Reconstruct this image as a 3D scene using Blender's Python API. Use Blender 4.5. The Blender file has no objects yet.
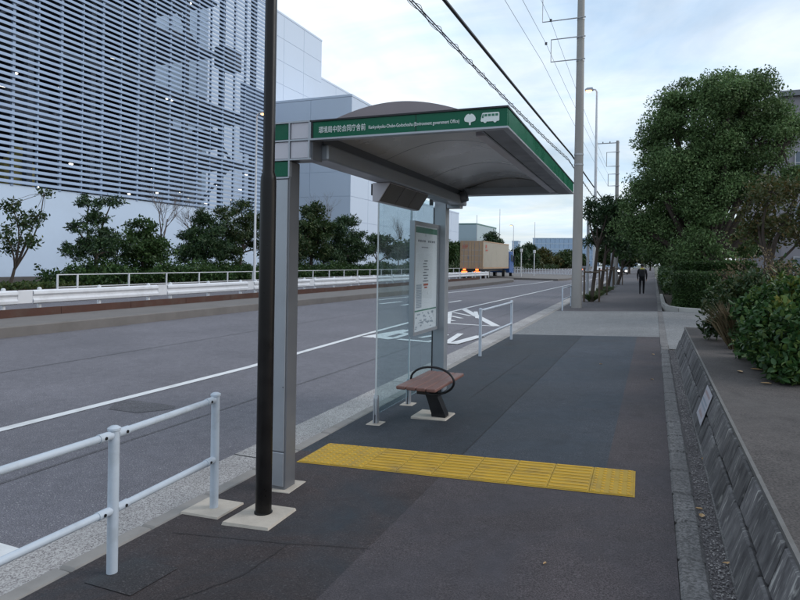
import bpy, math, random
import numpy as np
from mathutils import Vector, Matrix

random.seed(7)
rng = np.random.default_rng(11)
scene = bpy.context.scene
C = scene.collection
R = math.radians

# ------------------------------------------------------------------ camera
F_PX, CX, CY, EYE = 622.0, 400.0, 261.0, 1.72      # principal point above the middle: the lens is shifted, the camera level
def _basis():
    roll = R(0.9)
    s = np.array([654.0 - CX, -(265.0 - CY), F_PX]); s /= np.linalg.norm(s)
    k = math.sin(roll) * s[0] + math.cos(roll) * s[1]
    u = np.array([math.sin(roll), math.cos(roll), -k / s[2]]); u /= np.linalg.norm(u)
    x = np.cross(s, u)
    if x[0] < 0: x = -x
    return np.array([x, s, u])
BAS = _basis()
cam_d = bpy.data.cameras.new('camera')
cam_d.sensor_width = 36.0
cam_d.lens = 36.0 * F_PX / 800.0
cam_d.shift_y = (261.0 - 300.0) / 800.0
cam_d.clip_end = 4000
cam_d.clip_start = 0.05
cam = bpy.data.objects.new('camera', cam_d)
C.objects.link(cam)
cam.matrix_world = Matrix(((BAS[0][0], BAS[0][1], -BAS[0][2], 0), (BAS[1][0], BAS[1][1], -BAS[1][2], 0),
                           (BAS[2][0], BAS[2][1], -BAS[2][2], EYE), (0, 0, 0, 1)))
scene.camera = cam

# ------------------------------------------------------------------ world, sun, exposure
SUN_EL, SUN_AZ = R(16), R(70)       # azimuth measured from +Y towards +X
W = bpy.data.worlds.new('World'); scene.world = W; W.use_nodes = True
wt = W.node_tree; wt.nodes.clear()
def wn(t): return wt.nodes.new(t)
sky = wn('ShaderNodeTexSky'); sky.sky_type = 'NISHITA'; sky.sun_disc = False
sky.sun_elevation = SUN_EL; sky.sun_rotation = SUN_AZ
sky.air_density = 1.0; sky.dust_density = 1.2; sky.ozone_density = 1.6
tc = wn('ShaderNodeTexCoord')
sep = wn('ShaderNodeSeparateXYZ'); wt.links.new(tc.outputs['Generated'], sep.inputs[0])
add = wn('ShaderNodeMath'); add.operation = 'ADD'; add.inputs[1].default_value = 0.16
mx = wn('ShaderNodeMath'); mx.operation = 'MAXIMUM'; mx.inputs[1].default_value = 0.0
wt.links.new(sep.outputs['Z'], mx.inputs[0]); wt.links.new(mx.outputs[0], add.inputs[0])
dx = wn('ShaderNodeMath'); dx.operation = 'DIVIDE'; wt.links.new(sep.outputs['X'], dx.inputs[0]); wt.links.new(add.outputs[0], dx.inputs[1])
dy = wn('ShaderNodeMath'); dy.operation = 'DIVIDE'; wt.links.new(sep.outputs['Y'], dy.inputs[0]); wt.links.new(add.outputs[0], dy.inputs[1])
cmb = wn('ShaderNodeCombineXYZ'); wt.links.new(dx.outputs[0], cmb.inputs[0]); wt.links.new(dy.outputs[0], cmb.inputs[1])
def wnoise(scale, detail, rough, stretch, dist=0.4):
    mp = wn('ShaderNodeMapping'); mp.inputs['Scale'].default_value = stretch; mp.inputs['Rotation'].default_value = (0, 0, R(25))
    wt.links.new(cmb.outputs[0], mp.inputs['Vector'])
    n = wn('ShaderNodeTexNoise'); n.inputs['Scale'].default_value = scale; n.inputs['Detail'].default_value = detail
    n.inputs['Roughness'].default_value = rough; n.inputs['Distortion'].default_value = dist
    wt.links.new(mp.outputs[0], n.inputs['Vector'])
    return n
n1 = wnoise(0.75, 7, 0.55, (1.0, 0.75, 1))
r1 = wn('ShaderNodeValToRGB'); r1.color_ramp.elements[0].position = 0.33; r1.color_ramp.elements[1].position = 0.62
r1.color_ramp.elements[0].color = (0.35, 0.35, 0.35, 1); r1.color_ramp.elements[1].color = (1, 1, 1, 1)
wt.links.new(n1.outputs['Fac'], r1.inputs[0])
n2 = wnoise(1.7, 6, 0.6, (0.6, 1.2, 1), 0.8)
r2 = wn('ShaderNodeValToRGB'); r2.color_ramp.elements[0].position = 0.35; r2.color_ramp.elements[1].position = 0.68
r2.color_ramp.elements[0].color = (8.6, 9.2, 9.8, 1); r2.color_ramp.elements[1].color = (5.9, 7.6, 9.6, 1)
wt.links.new(n2.outputs['Fac'], r2.inputs[0])
mixs = wn('ShaderNodeMix'); mixs.data_type = 'RGBA'
wt.links.new(r1.outputs[0], mixs.inputs['Factor']); wt.links.new(sky.outputs[0], mixs.inputs['A']); wt.links.new(r2.outputs[0], mixs.inputs['B'])
bg = wn('ShaderNodeBackground'); bg.inputs['Strength'].default_value = 0.1
wt.links.new(mixs.outputs['Result'], bg.inputs['Color'])
wo = wn('ShaderNodeOutputWorld'); wt.links.new(bg.outputs[0], wo.inputs['Surface'])

sl = bpy.data.lights.new('sun', 'SUN'); sl.energy = 1.0; sl.angle = R(30); sl.color = (1.0, 0.98, 0.96)
so = bpy.data.objects.new('sun', sl); C.objects.link(so)
sd = Vector((math.sin(SUN_AZ) * math.cos(R(38)), math.cos(SUN_AZ) * math.cos(R(38)), math.sin(R(38))))
so.rotation_euler = (-sd).to_track_quat('-Z', 'Y').to_euler()
scene.view_settings.view_transform = 'Standard'
scene.view_settings.look = 'None'
scene.view_settings.exposure = 0.45
scene.view_settings.gamma = 1.0
scene.cycles.use_denoising = True
scene.cycles.max_bounces = 8
scene.cycles.transparent_max_bounces = 16

# ------------------------------------------------------------------ helpers
EYEV = np.array([0, 0, EYE])
def ray(px, py): return BAS @ np.array([px - CX, -(py - CY), F_PX])
def GZ(px, py, z=0.0):
    d = ray(px, py); return d * ((z - EYE) / d[2]) + EYEV
def OX(px, py, X):
    d = ray(px, py); return d * (X / d[0]) + EYEV
def OY(px, py, Y):
    d = ray(px, py); return d * (Y / d[1]) + EYEV
def depth(p): return float((np.array(p) - EYEV) @ BAS[:, 2])
def pav(x): return 0.04 * (x + 2.6)          # cross fall of the pavement
def skew(y): return -0.02 * max(0.0, y - 4.0)  # the kerb line opens slightly

BASE = {}
def tag(o, label=None, cat=None, group=None, kind=None):
    if label: o['label'] = label
    if cat: o['category'] = cat
    if group: o['group'] = group
    if kind: o['kind'] = kind
    return o
def thing(name, label, cat, loc=(0, 0, 0), rz=0.0, group=None):
    o = bpy.data.objects.new(name, None); C.objects.link(o)
    o.location = loc; o.rotation_euler = (0, 0, rz); o.empty_display_size = 0.2
    BASE[o.name] = Vector(loc) if rz == 0 else Vector((0, 0, 0))
    return tag(o, label, cat, group)

class MB:
    def __init__(s): s.v = []; s.f = []; s.m = []; s.mi = 0
    def add(s, vs, fs):
        o = len(s.v); s.v += [tuple(map(float, p)) for p in vs]; s.f += [tuple(i + o for i in f) for f in fs]; s.m += [s.mi] * len(fs); return s
    def box(s, x0, x1, y0, y1, z0, z1):
        vs = [(x, y, z) for z in (z0, z1) for y in (y0, y1) for x in (x0, x1)]
        return s.add(vs, [(0, 2, 3, 1), (4, 5, 7, 6), (0, 1, 5, 4), (2, 6, 7, 3), (0, 4, 6, 2), (1, 3, 7, 5)])
    def bbox(s, x0, x1, y0, y1, z0, z1, b=0.01):   # box with chamfered edges
        b = min(b, (x1 - x0) * .45, (y1 - y0) * .45, (z1 - z0) * .45)
        X, Y, Z = (x0, x1), (y0, y1), (z0, z1)
        vs = []; idx = {}
        for i in (0, 1):
            for j in (0, 1):
                for k in (0, 1):
                    sx, sy, sz = (b if i == 0 else -b), (b if j == 0 else -b), (b if k == 0 else -b)
                    idx[i, j, k, 0] = len(vs); vs.append((X[i], Y[j] + sy, Z[k] + sz))
                    idx[i, j, k, 1] = len(vs); vs.append((X[i] + sx, Y[j], Z[k] + sz))
                    idx[i, j, k, 2] = len(vs); vs.append((X[i] + sx, Y[j] + sy, Z[k]))
        fs = []
        q = lambda *a: fs.append(tuple(idx[t] for t in a))
        for i in (0, 1): q((i, 0, 0, 0), (i, 1, 0, 0), (i, 1, 1, 0), (i, 0, 1, 0)); q((0, i, 0, 1), (1, i, 0, 1), (1, i, 1, 1), (0, i, 1, 1)); q((0, 0, i, 2), (1, 0, i, 2), (1, 1, i, 2), (0, 1, i, 2))
        for i in (0, 1):
            for j in (0, 1):
                q((i, j, 0, 0), (i, j, 0, 1), (i, j, 1, 1), (i, j, 1, 0))
                q((i, 0, j, 0), (i, 0, j, 2), (i, 1, j, 2), (i, 1, j, 0))
                q((0, i, j, 1), (0, i, j, 2), (1, i, j, 2), (1, i, j, 1))
        for t in ((i, j, k) for i in (0, 1) for j in (0, 1) for k in (0, 1)): q(t + (0,), t + (1,), t + (2,))
        return s.add(vs, fs)
    def quad(s, *p): return s.add(p, [tuple(range(len(p)))])
    def cyl(s, a, b, r0, r1=None, n=12, caps=True):
        r1 = r0 if r1 is None else r1
        a, b = Vector(a), Vector(b); d = (b - a).normalized()
        u = d.orthogonal().normalized(); w = d.cross(u)
        vs = []
        for c, r in ((a, r0), (b, r1)):
            for i in range(n):
                t = 2 * math.pi * i / n; vs.append(c + (u * math.cos(t) + w * math.sin(t)) * r)
        fs = [(i, (i + 1) % n, n + (i + 1) % n, n + i) for i in range(n)]
        if caps: fs += [tuple(reversed(range(n))), tuple(range(n, 2 * n))]
        return s.add(vs, fs)
    def tube(s, pts, r, n=8, closed=False):
        pts = [Vector(p) for p in pts]; rs = r if isinstance(r, (list, tuple)) else [r] * len(pts)
        N = len(pts); vs = []; u = None
        for i, p in enumerate(pts):
            if closed: d = pts[(i + 1) % N] - pts[i - 1]
            else: d = pts[min(i + 1, N - 1)] - pts[max(i - 1, 0)]
            d.normalize()
            u = d.orthogonal().normalized() if u is None else (u - d * u.dot(d)).normalized()
            w = d.cross(u)
            for k in range(n):
                t = 2 * math.pi * k / n; vs.append(p + (u * math.cos(t) + w * math.sin(t)) * rs[i])
        fs = []
        for i in range(N if closed else N - 1):
            j = (i + 1) % N
            for k in range(n): fs.append((i * n + k, i * n + (k + 1) % n, j * n + (k + 1) % n, j * n + k))
        if not closed: fs += [tuple(reversed(range(n))), tuple(range((N - 1) * n, N * n))]
        return s.add(vs, fs)
    def lathe(s, c, prof, n=16):                 # prof: (r, z) list
        vs = []; c = Vector(c)
        for r, z in prof:
            for k in range(n):
                t = 2 * math.pi * k / n; vs.append((c.x + r * math.cos(t), c.y + r * math.sin(t), c.z + z))
        fs = []
        for i in range(len(prof) - 1):
            for k in range(n): fs.append((i * n + k, i * n + (k + 1) % n, (i + 1) * n + (k + 1) % n, (i + 1) * n + k))
        fs += [tuple(reversed(range(n))), tuple(range((len(prof) - 1) * n, len(prof) * n))]
        return s.add(vs, fs)
    def prism(s, poly, axis, a, b):              # poly in the two other axes, extruded along axis
        def P(p, t): return {'x': (t, p[0], p[1]), 'y': (p[0], t, p[1]), 'z': (p[0], p[1], t)}[axis]
        n = len(poly); vs = [P(p, a) for p in poly] + [P(p, b) for p in poly]
        fs = [tuple(range(n)), tuple(reversed(range(n, 2 * n)))] + [(i, n + i, n + (i + 1) % n, (i + 1) % n) for i in range(n)]
        return s.add(vs, fs)
    def mesh(s, name, mats, off=(0, 0, 0), smooth=False):
        me = bpy.data.meshes.new(name)
        me.from_pydata([(x - off[0], y - off[1], z - off[2]) for x, y, z in s.v], [], s.f)
        for m in (mats if isinstance(mats, (list, tuple)) else [mats]): me.materials.append(m)
        if len(set(s.m)) > 1: me.polygons.foreach_set('material_index', s.m)
        import bmesh
        bm = bmesh.new(); bm.from_mesh(me); bmesh.ops.recalc_face_normals(bm, faces=bm.faces); bm.to_mesh(me); bm.free()
        if smooth:
            me.polygons.foreach_set('use_smooth', [True] * len(me.polygons))
            try: me.set_sharp_from_angle(angle=R(38))
            except Exception: pass
        me.update(); return me
    def build(s, name, mats, parent=None, smooth=False, off=None):
        base = BASE.get(parent.name, Vector((0, 0, 0))) if parent else Vector((0, 0, 0))
        if off is not None: base = Vector(off)
        o = bpy.data.objects.new(name, s.mesh(name, mats, base, smooth)); C.objects.link(o)
        if parent: o.parent = parent
        elif off is not None: o.location = off
        BASE[o.name] = base
        return o
def put(name, me, loc, parent=None, rot=(0, 0, 0), scale=(1, 1, 1)):
    o = bpy.data.objects.new(name, me); C.objects.link(o)
    base = Vector((0, 0, 0))
    if parent: o.parent = parent; base = BASE.get(parent.name, base)
    o.location = Vector(loc) - base; o.rotation_euler = rot; o.scale = scale
    return o
def struct(o): o['kind'] = 'structure'; return o
def box(name, m, parent, *a, b=None):
    mb = MB()
    mb.box(*a) if b is None else mb.bbox(*a, b=b)
    return mb.build(name, m, parent)

# ------------------------------------------------------------------ materials
def hexc(h):
    h = h.lstrip('#'); c = [int(h[i:i + 2], 16) / 255 for i in (0, 2, 4)]
    return tuple(x / 12.92 if x <= .04045 else ((x + .055) / 1.055) ** 2.4 for x in c)
class NT:
    def __init__(s, name):
        s.mat = bpy.data.materials.new(name); s.mat.use_nodes = True
        s.t = s.mat.node_tree; s.b = s.t.nodes['Principled BSDF']; s.out = s.t.nodes['Material Output']
        s.geo = s.n('ShaderNodeNewGeometry'); s.tc = s.n('ShaderNodeTexCoord')
    def n(s, t): return s.t.nodes.new(t)
    def l(s, a, b): s.t.links.new(a, b)
    def noise(s, scale, detail=3, rough=.55, stretch=None, obj=False, dist=0):
        src = s.tc.outputs['Object'] if obj else s.geo.outputs['Position']
        if stretch:
            mp = s.n('ShaderNodeMapping'); mp.inputs['Scale'].default_value = stretch; s.l(src, mp.inputs['Vector']); src = mp.outputs[0]
        n = s.n('ShaderNodeTexNoise'); n.inputs['Scale'].default_value = scale; n.inputs['Detail'].default_value = detail
        n.inputs['Roughness'].default_value = rough; n.inputs['Distortion'].default_value = dist; s.l(src, n.inputs['Vector'])
        return n.outputs['Fac']
    def ramp(s, fac, stops):
        r = s.n('ShaderNodeValToRGB'); e = r.color_ramp.elements
        while len(e) < len(stops): e.new(.5)
        for i, (p, c) in enumerate(stops):
            e[i].position = p; e[i].color = (c, c, c, 1) if isinstance(c, (int, float)) else tuple(c[:3]) + (1,)
        s.l(fac, r.inputs[0]); return r.outputs[0]
    def mix(s, fac, a, b, mode='MIX'):
        m = s.n('ShaderNodeMix'); m.data_type = 'RGBA'; m.blend_type = mode
        for k, v in (('Factor', fac), ('A', a), ('B', b)):
            if isinstance(v, (int, float)):
                m.inputs[k].default_value = v if k == 'Factor' else (v, v, v, 1)
            elif isinstance(v, tuple): m.inputs[k].default_value = tuple(v[:3]) + (1,)
            else: s.l(v, m.inputs[k])
        return m.outputs['Result']
    def color(s, c):
        if isinstance(c, tuple): s.b.inputs['Base Color'].default_value = tuple(c[:3]) + (1,)
        else: s.l(c, s.b.inputs['Base Color'])
    def bump(s, h, strength=.3, dist=.01):
        b = s.n('ShaderNodeBump'); b.inputs['Strength'].default_value = strength; b.inputs['Distance'].default_value = dist
        s.l(h, b.inputs['Height']); s.l(b.outputs[0], s.b.inputs['Normal'])
    def set(s, rough=.6, metal=0, spec=.5):
        s.b.inputs['Roughness'].default_value = rough; s.b.inputs['Metallic'].default_value = metal
        s.b.inputs['Specular IOR Level'].default_value = spec; return s.mat
def mul(c, k): return tuple(x * k for x in c)
def pm(name, col, rough=.6, metal=0, var=.15, scale=3, grime=.25, gscale=1.2, bump=0, bscale=40, spec=.4, obj=False, stretch=None):
    """painted / plain surface: slight tone variation, blotchy grime, fine relief"""
    t = NT(name)
    a = t.noise(scale, 4, obj=obj, stretch=stretch)
    c = t.mix(a, mul(col, 1 - var), mul(col, 1 + var))
    g = t.ramp(t.noise(gscale, 6, .65, obj=obj, stretch=stretch), [(.5, 0), (.78, 1)])
    gm = t.n('ShaderNodeMath'); gm.operation = 'MULTIPLY'; gm.inputs[1].default_value = grime; t.l(g, gm.inputs[0])
    c = t.mix(gm.outputs[0], c, mul((.11, .10, .085), 1.0))
    t.color(c)
    if bump: t.bump(t.noise(bscale, 3, obj=obj), bump, .004)
    rr = t.ramp(a, [(.3, max(0, rough - .08)), (.7, min(1, rough + .08))]); t.l(rr, t.b.inputs['Roughness'])
    t.b.inputs['Metallic'].default_value = metal; t.b.inputs['Specular IOR Level'].default_value = spec
    return t.mat
def emis(name, col, s):
    t = NT(name); t.b.inputs['Base Color'].default_value = (0, 0, 0, 1)
    t.b.inputs['Emission Color'].default_value = tuple(col) + (1,); t.b.inputs['Emission Strength'].default_value = s
    return t.mat
def asphalt(name, base, speck, mott=.25, blue=None, gsc=220, stain=.4):
    t = NT(name)
    g = t.noise(gsc, 2, .6)
    c = t.mix(t.ramp(g, [(.36, 0), (.64, 1)]), mul(base, .50), mul(base, 1.48))
    sp = t.ramp(t.noise(gsc * .55, 1), [(.64, 0), (.70, 1)])
    c = t.mix(sp, c, speck)
    big = t.noise(.55, 5, .6)
    k = t.ramp(big, [(.3, 1 - mott), (.7, 1 + mott)])
    c = t.mix(1.0, c, k, 'MULTIPLY')
    if blue:
        c = t.mix(t.ramp(t.noise(.9, 5, .65, dist=.6), [(.45, 0), (.70, .85)]), c, blue)
    c = t.mix(1.0, c, t.ramp(t.noise(7.0, 6, .7, dist=.5), [(.25, .80), (.75, 1.18)]), 'MULTIPLY')
    st = t.ramp(t.noise(1.6, 7, .75, dist=1.2), [(.55, 0), (.74, stain)])
    c = t.mix(st, c, mul(base, .45))
    t.color(c)
    t.bump(t.noise(gsc * .8, 2), .45, .004)
    r = t.ramp(big, [(.3, .72), (.7, .92)]); t.l(r, t.b.inputs['Roughness']); t.b.inputs['Specular IOR Level'].default_value = .35
    return t.mat
def leafmat(name, c1, c2, c3=None, trans=.25, rough=.5):
    t = NT(name)
    rp = t.n('ShaderNodeNewGeometry').outputs['Random Per Island']
    stops = [(0.0, c1), (.6, c2)] + ([(1.0, c3)] if c3 else [(1.0, mul(c2, 1.35))])
    c = t.ramp(rp, stops)
    cl = t.noise(.9, 3, .6)
    c = t.mix(1.0, c, t.ramp(cl, [(.3, .62), (.7, 1.3)]), 'MULTIPLY')
    t.color(c); t.set(rough, 0, .3)
    tr = t.n('ShaderNodeBsdfTranslucent'); t.l(c, tr.inputs['Color'])
    ms = t.n('ShaderNodeMixShader'); ms.inputs[0].default_value = trans
    t.l(t.b.outputs[0], ms.inputs[1]); t.l(tr.outputs[0], ms.inputs[2]); t.l(ms.outputs[0], t.out.inputs['Surface'])
    return t.mat

M = {}
M['road'] = asphalt('road_asphalt', (.138, .132, .148), (.31, .30, .30), .16, None, 120, .22)
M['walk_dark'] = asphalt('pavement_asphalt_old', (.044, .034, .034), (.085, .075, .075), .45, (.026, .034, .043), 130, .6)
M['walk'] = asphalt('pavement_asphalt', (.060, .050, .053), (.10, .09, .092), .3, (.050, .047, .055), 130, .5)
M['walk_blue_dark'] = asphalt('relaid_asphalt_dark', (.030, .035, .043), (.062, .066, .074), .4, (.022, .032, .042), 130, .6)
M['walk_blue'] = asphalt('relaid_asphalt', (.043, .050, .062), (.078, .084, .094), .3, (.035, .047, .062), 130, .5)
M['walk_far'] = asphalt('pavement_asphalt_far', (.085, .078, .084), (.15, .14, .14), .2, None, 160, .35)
M['walk_patch'] = asphalt('pavement_asphalt_patch', (.040, .036, .038), (.10, .09, .09), .35, (.030, .038, .044), 130, .5)
M['seam'] = asphalt('seam_bitumen', (.026, .023, .024), (.06, .05, .05), .2, None, 200, .3)
M['drive'] = asphalt('driveway_concrete', (.17, .172, .175), (.3, .3, .29), .14, None, 90, .3)
def gutter_mat():
    t = NT('washed_aggregate_concrete')
    v = t.n('ShaderNodeTexVoronoi'); v.inputs['Scale'].default_value = 125; t.l(t.geo.outputs['Position'], v.inputs['Vector'])
    c = t.ramp(v.outputs['Color'], [(.1, (.16, .14, .14)), (.45, (.36, .34, .33)), (.9, (.52, .50, .48))])
    k = t.ramp(t.noise(.8, 5, .6), [(.3, .72), (.7, 1.1)]); c = t.mix(1.0, c, k, 'MULTIPLY')
    t.color(c); t.bump(v.outputs['Distance'], .5, .004); return t.set(.85, 0, .3)
M['gutter'] = gutter_mat()
M['road_seam'] = asphalt('road_seam', (.10, .096, .104), (.2, .2, .2), .3, None, 120, .3)
M['kerb'] = pm('kerb_concrete', (.25, .235, .22), .85, 0, .2, 6, .5, 2.5, .4, 60)
M['kerb2'] = asphalt('kerb_concrete_grey', (.150, .144, .142), (.20, .19, .185), .32, (.105, .10, .10), 60, .6)
M['kerb_dk'] = pm('coping_edge_concrete', (.14, .135, .13), .9, 0, .35, 14, .6, 5, .6, 60)
M['conc'] = pm('concrete_pale', (.36, .35, .33), .85, 0, .18, 5, .45, 2.2, .4, 70)
M['conc_dirty'] = pm('concrete_footing', (.46, .41, .35), .85, 0, .22, 14, .45, 7, .4, 90)
M['median'] = pm('median_concrete', (.155, .142, .135), .9, 0, .25, 2, .6, .7, .5, 30)
def wallblock():
    t = NT('retaining_block')
    oi = t.n('ShaderNodeObjectInfo')
    va = t.n('ShaderNodeVectorMath'); va.operation = 'ADD'; t.l(t.tc.outputs['Object'], va.inputs[0]); cb = t.n('ShaderNodeCombineXYZ'); ml = t.n('ShaderNodeMath'); ml.operation = 'MULTIPLY'; ml.inputs[1].default_value = 37.0; t.l(oi.outputs['Random'], ml.inputs[0]); t.l(ml.outputs[0], cb.inputs[0]); t.l(ml.outputs[0], cb.inputs[2]); t.l(cb.outputs[0], va.inputs[1])
    def nz(scale, stretch, det=5, rough=.65, dist=0.0):
        mp = t.n('ShaderNodeMapping'); mp.inputs['Scale'].default_value = stretch; t.l(va.outputs[0], mp.inputs['Vector']); n = t.n('ShaderNodeTexNoise'); n.inputs['Scale'].default_value = scale; n.inputs['Detail'].default_value = det; n.inputs['Roughness'].default_value = rough; n.inputs['Distortion'].default_value = dist; t.l(mp.outputs[0], n.inputs['Vector']); return n.outputs['Fac']
    a = nz(11, (1.6, 1, .6))
    c = t.ramp(a, [(.3, (.058, .055, .057)), (.55, (.115, .11, .112)), (.78, (.19, .183, .178))])
    li = t.ramp(nz(13, (2.2, 1, .35), 4, .7, .6), [(.57, 0), (.68, .8)])
    c = t.mix(li, c, (.36, .35, .33))
    k = t.ramp(oi.outputs['Random'], [(0, .7), (1, 1.35)])
    c = t.mix(1.0, c, k, 'MULTIPLY')
    t.color(c); t.bump(a, .6, .01); return t.set(.85, 0, .3)
M['block'] = wallblock()
M['cap'] = asphalt('wall_cap_concrete', (.066, .057, .054), (.085, .075, .07), .35, (.085, .076, .072), 90, .7)
M['gravel_bed'] = asphalt('gravel_fines', (.10, .09, .092), (.24, .22, .22), .3, None, 130, .4)
M['joint_dark'] = pm('mortar_dark', (.022, .021, .022), .95, 0, .3, 8, .2)
M['soil'] = pm('soil', (.05, .038, .028), .95, 0, .4, 8, .3, 3, .8, 40)
M['ground'] = pm('ground_earth', (.10, .105, .08), .95, 0, .3, .1, .3, .05, .3, 2)
M['mark'] = pm('road_paint', (.66, .66, .66), .75, 0, .08, 9, .34, 3.2, .3, 120)
M['pole_w'] = pm('white_fence_paint', (.44, .49, .55), .42, 0, .07, 6, .30, 7, .1, 90)
M['pole_far'] = pm('white_rail_paint', (.62, .63, .66), .5, 0, .06, 3, .25, 2.2)
M['steel'] = pm('galvanised_steel', (.42, .42, .43), .5, .6, .12, 12, .2, 5)
M['alu'] = pm('aluminium_paint', (.35, .37, .40), .38, .45, .06, 5, .12, 3.0)
M['alu_dark'] = pm('dark_aluminium', (.17, .175, .19), .42, .4, .06, 5, .12, 3.0)
M['alu_white'] = pm('light_metal_panel', (.52, .50, .54), .42, .15, .04, 5, .15, 3.0)
M['green'] = pm('green_sign_face', (.004, .105, .055), .30, 0, .12, 4, .08, 6, spec=.2)
M['white'] = pm('white_lettering', (.72, .76, .74), .4, 0, .02, 5, 0)
M['mauve'] = pm('roof_gable_metal', (.24, .205, .215), .45, .3, .06, 3, .1, 2.0)
M['ceil'] = pm('canopy_ceiling_sheet', (.70, .70, .71), .3, .05, .06, 1.4, .10, 1.8)
M['black'] = pm('black_pole_paint', (.008, .007, .007), .34, 0, .2, 8, .03, 4, spec=.22)
M['blackm'] = pm('black_metal', (.012, .012, .014), .35, .1, .1, 8, .05, 4)
M['rubber'] = pm('black_rubber', (.015, .015, .015), .8)
M['grey_panel'] = pm('display_face', (.10, .095, .09), .5, 0, .1, 6, .1)
M['rust'] = pm('rusty_steel_plate', (.075, .035, .026), .85, 0, .35, 2.5, .45, 1.5, .4, 30)
M['concpole'] = pm('concrete_pole', (.30, .285, .27), .8, 0, .12, 4, .3, .9, .2, 60, stretch=(1, 1, .25))
M['wire'] = pm('wire_black', (.02, .02, .022), .6)
M['wire_g'] = pm('wire_grey', (.16, .17, .19), .5)
M['bark'] = pm('bark', (.055, .042, .034), .95, 0, .4, 14, .3, 6, 1.0, 35, stretch=(1, 1, .3))
M['bark_g'] = pm('bark_grey', (.12, .10, .095), .95, 0, .3, 14, .3, 6, .6, 35, stretch=(1, 1, .3))
M['stake'] = pm('wood_stake', (.10, .075, .055), .9, 0, .3, 10, .3)
M['slat_wood'] = pm('bench_plank', (.17, .085, .07), .5, 0, .3, 30, .15, 6, .3, 60, stretch=(1.5, .12, 1.5))
M['yellow'] = pm('tactile_yellow', (.56, .325, .026), .7, 0, .14, 7, .42, 4.5, .25, 120)
M['yellow_dirty'] = pm('tactile_yellow_soiled', (.42, .27, .035), .8, 0, .2, 7, .5, 4.5, .3, 120)
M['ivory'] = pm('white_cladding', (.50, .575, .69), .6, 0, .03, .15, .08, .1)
M['ivory2'] = pm('white_cladding_pale', (.53, .60, .70), .6, 0, .03, .15, .06, .1)  # slightly paler cladding tone for the rear blocks
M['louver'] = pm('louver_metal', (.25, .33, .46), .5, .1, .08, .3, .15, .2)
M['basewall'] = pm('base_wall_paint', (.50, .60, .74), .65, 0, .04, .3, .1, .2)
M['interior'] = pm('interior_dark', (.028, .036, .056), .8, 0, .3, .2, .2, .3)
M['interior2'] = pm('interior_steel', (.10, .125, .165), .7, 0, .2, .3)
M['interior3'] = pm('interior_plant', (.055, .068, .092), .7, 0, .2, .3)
M['ochre'] = pm('yellow_machine', (.42, .36, .13), .6)
M['lamp_cool'] = emis('lamp_cool', (1.0, .93, .8), 3.0)
M['lamp_warm'] = emis('lamp_warm', (1.0, .46, .16), 4.0)
M['tail'] = emis('tail_light', (1.0, .16, .03), 3.0)
M['head'] = emis('head_light', (1.0, .95, .85), 7.0)
def glassm(name='tinted_glass', tint=(.86, .94, .955), dirt=.09, refl=.55):
    t = NT(name)
    t.b.inputs['Base Color'].default_value = (.72, .86, .88, 1)
    t.b.inputs['Roughness'].default_value = .02; t.b.inputs['IOR'].default_value = 1.45
    t.b.inputs['Transmission Weight'].default_value = 0
    tr = t.n('ShaderNodeBsdfTransparent'); tr.inputs['Color'].default_value = tint + (1,)
    gl = t.n('ShaderNodeBsdfGlossy'); gl.inputs['Roughness'].default_value = .02
    lw = t.n('ShaderNodeLayerWeight'); lw.inputs['Blend'].default_value = .5
    pw = t.n('ShaderNodeMath'); pw.operation = 'POWER'; pw.inputs[1].default_value = 4.0; t.l(lw.outputs['Facing'], pw.inputs[0])
    fr = t.n('ShaderNodeMath'); fr.operation = 'MULTIPLY_ADD'; fr.inputs[1].default_value = refl; fr.inputs[2].default_value = .03; t.l(pw.outputs[0], fr.inputs[0])
    m1 = t.n('ShaderNodeMixShader'); t.l(fr.outputs[0], m1.inputs[0]); t.l(tr.outputs[0], m1.inputs[1]); t.l(gl.outputs[0], m1.inputs[2])
    df = t.n('ShaderNodeBsdfDiffuse'); df.inputs['Color'].default_value = (.45, .55, .58, 1)
    m2 = t.n('ShaderNodeMixShader'); t.l(t.ramp(t.noise(2.5, 6, .6), [(.3, dirt * .2), (.75, dirt)]), m2.inputs[0])
    t.l(m1.outputs[0], m2.inputs[1]); t.l(df.outputs[0], m2.inputs[2]); t.l(m2.outputs[0], t.out.inputs['Surface'])
    return t.mat
M['glass'] = glassm()
M['glass_clear'] = glassm('clear_pane', (.96, .98, .985), .03, .35)
M['glass_edge'] = pm('glass_edge', (.55, .60, .62), .3)
M['paper'] = pm('poster_paper', (.72, .74, .78), .35, 0, .04, 4, .05)
M['ink'] = pm('print_grey', (.16, .17, .21), .5)
M['ink_r'] = pm('print_red', (.42, .10, .07), .5)
M['ink_r2'] = pm('print_faded_red', (.45, .34, .34), .5)
M['ink_g'] = pm('print_green', (.03, .17, .10), .5)
M['ink_l'] = pm('print_pale', (.34, .38, .44), .5)
M['leaf_cam'] = leafmat('leaf_camphor', (.055, .105, .036), (.115, .19, .068), (.19, .265, .11))
M['leaf_pine'] = leafmat('leaf_pine', (.018, .044, .018), (.036, .074, .028), (.065, .10, .038), .15)
M['leaf_mix'] = leafmat('leaf_mixed', (.020, .045, .014), (.038, .070, .022), (.075, .085, .03))
M['leaf_ivy'] = leafmat('leaf_ivy', (.022, .055, .016), (.045, .095, .028), (.085, .14, .04))
M['leaf_autumn'] = leafmat('leaf_autumn', (.040, .056, .016), (.068, .076, .022), (.12, .085, .028))
M['leaf_hedge'] = leafmat('leaf_hedge', (.022, .052, .014), (.042, .084, .024), (.07, .115, .034))
M['leaf_broad'] = leafmat('leaf_broad', (.022, .062, .018), (.050, .115, .032), (.13, .19, .045), .2, .42)
M['leaf_yel'] = leafmat('leaf_yellowing', (.05, .10, .02), (.11, .15, .03), (.22, .20, .04), .25, .4)
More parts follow.
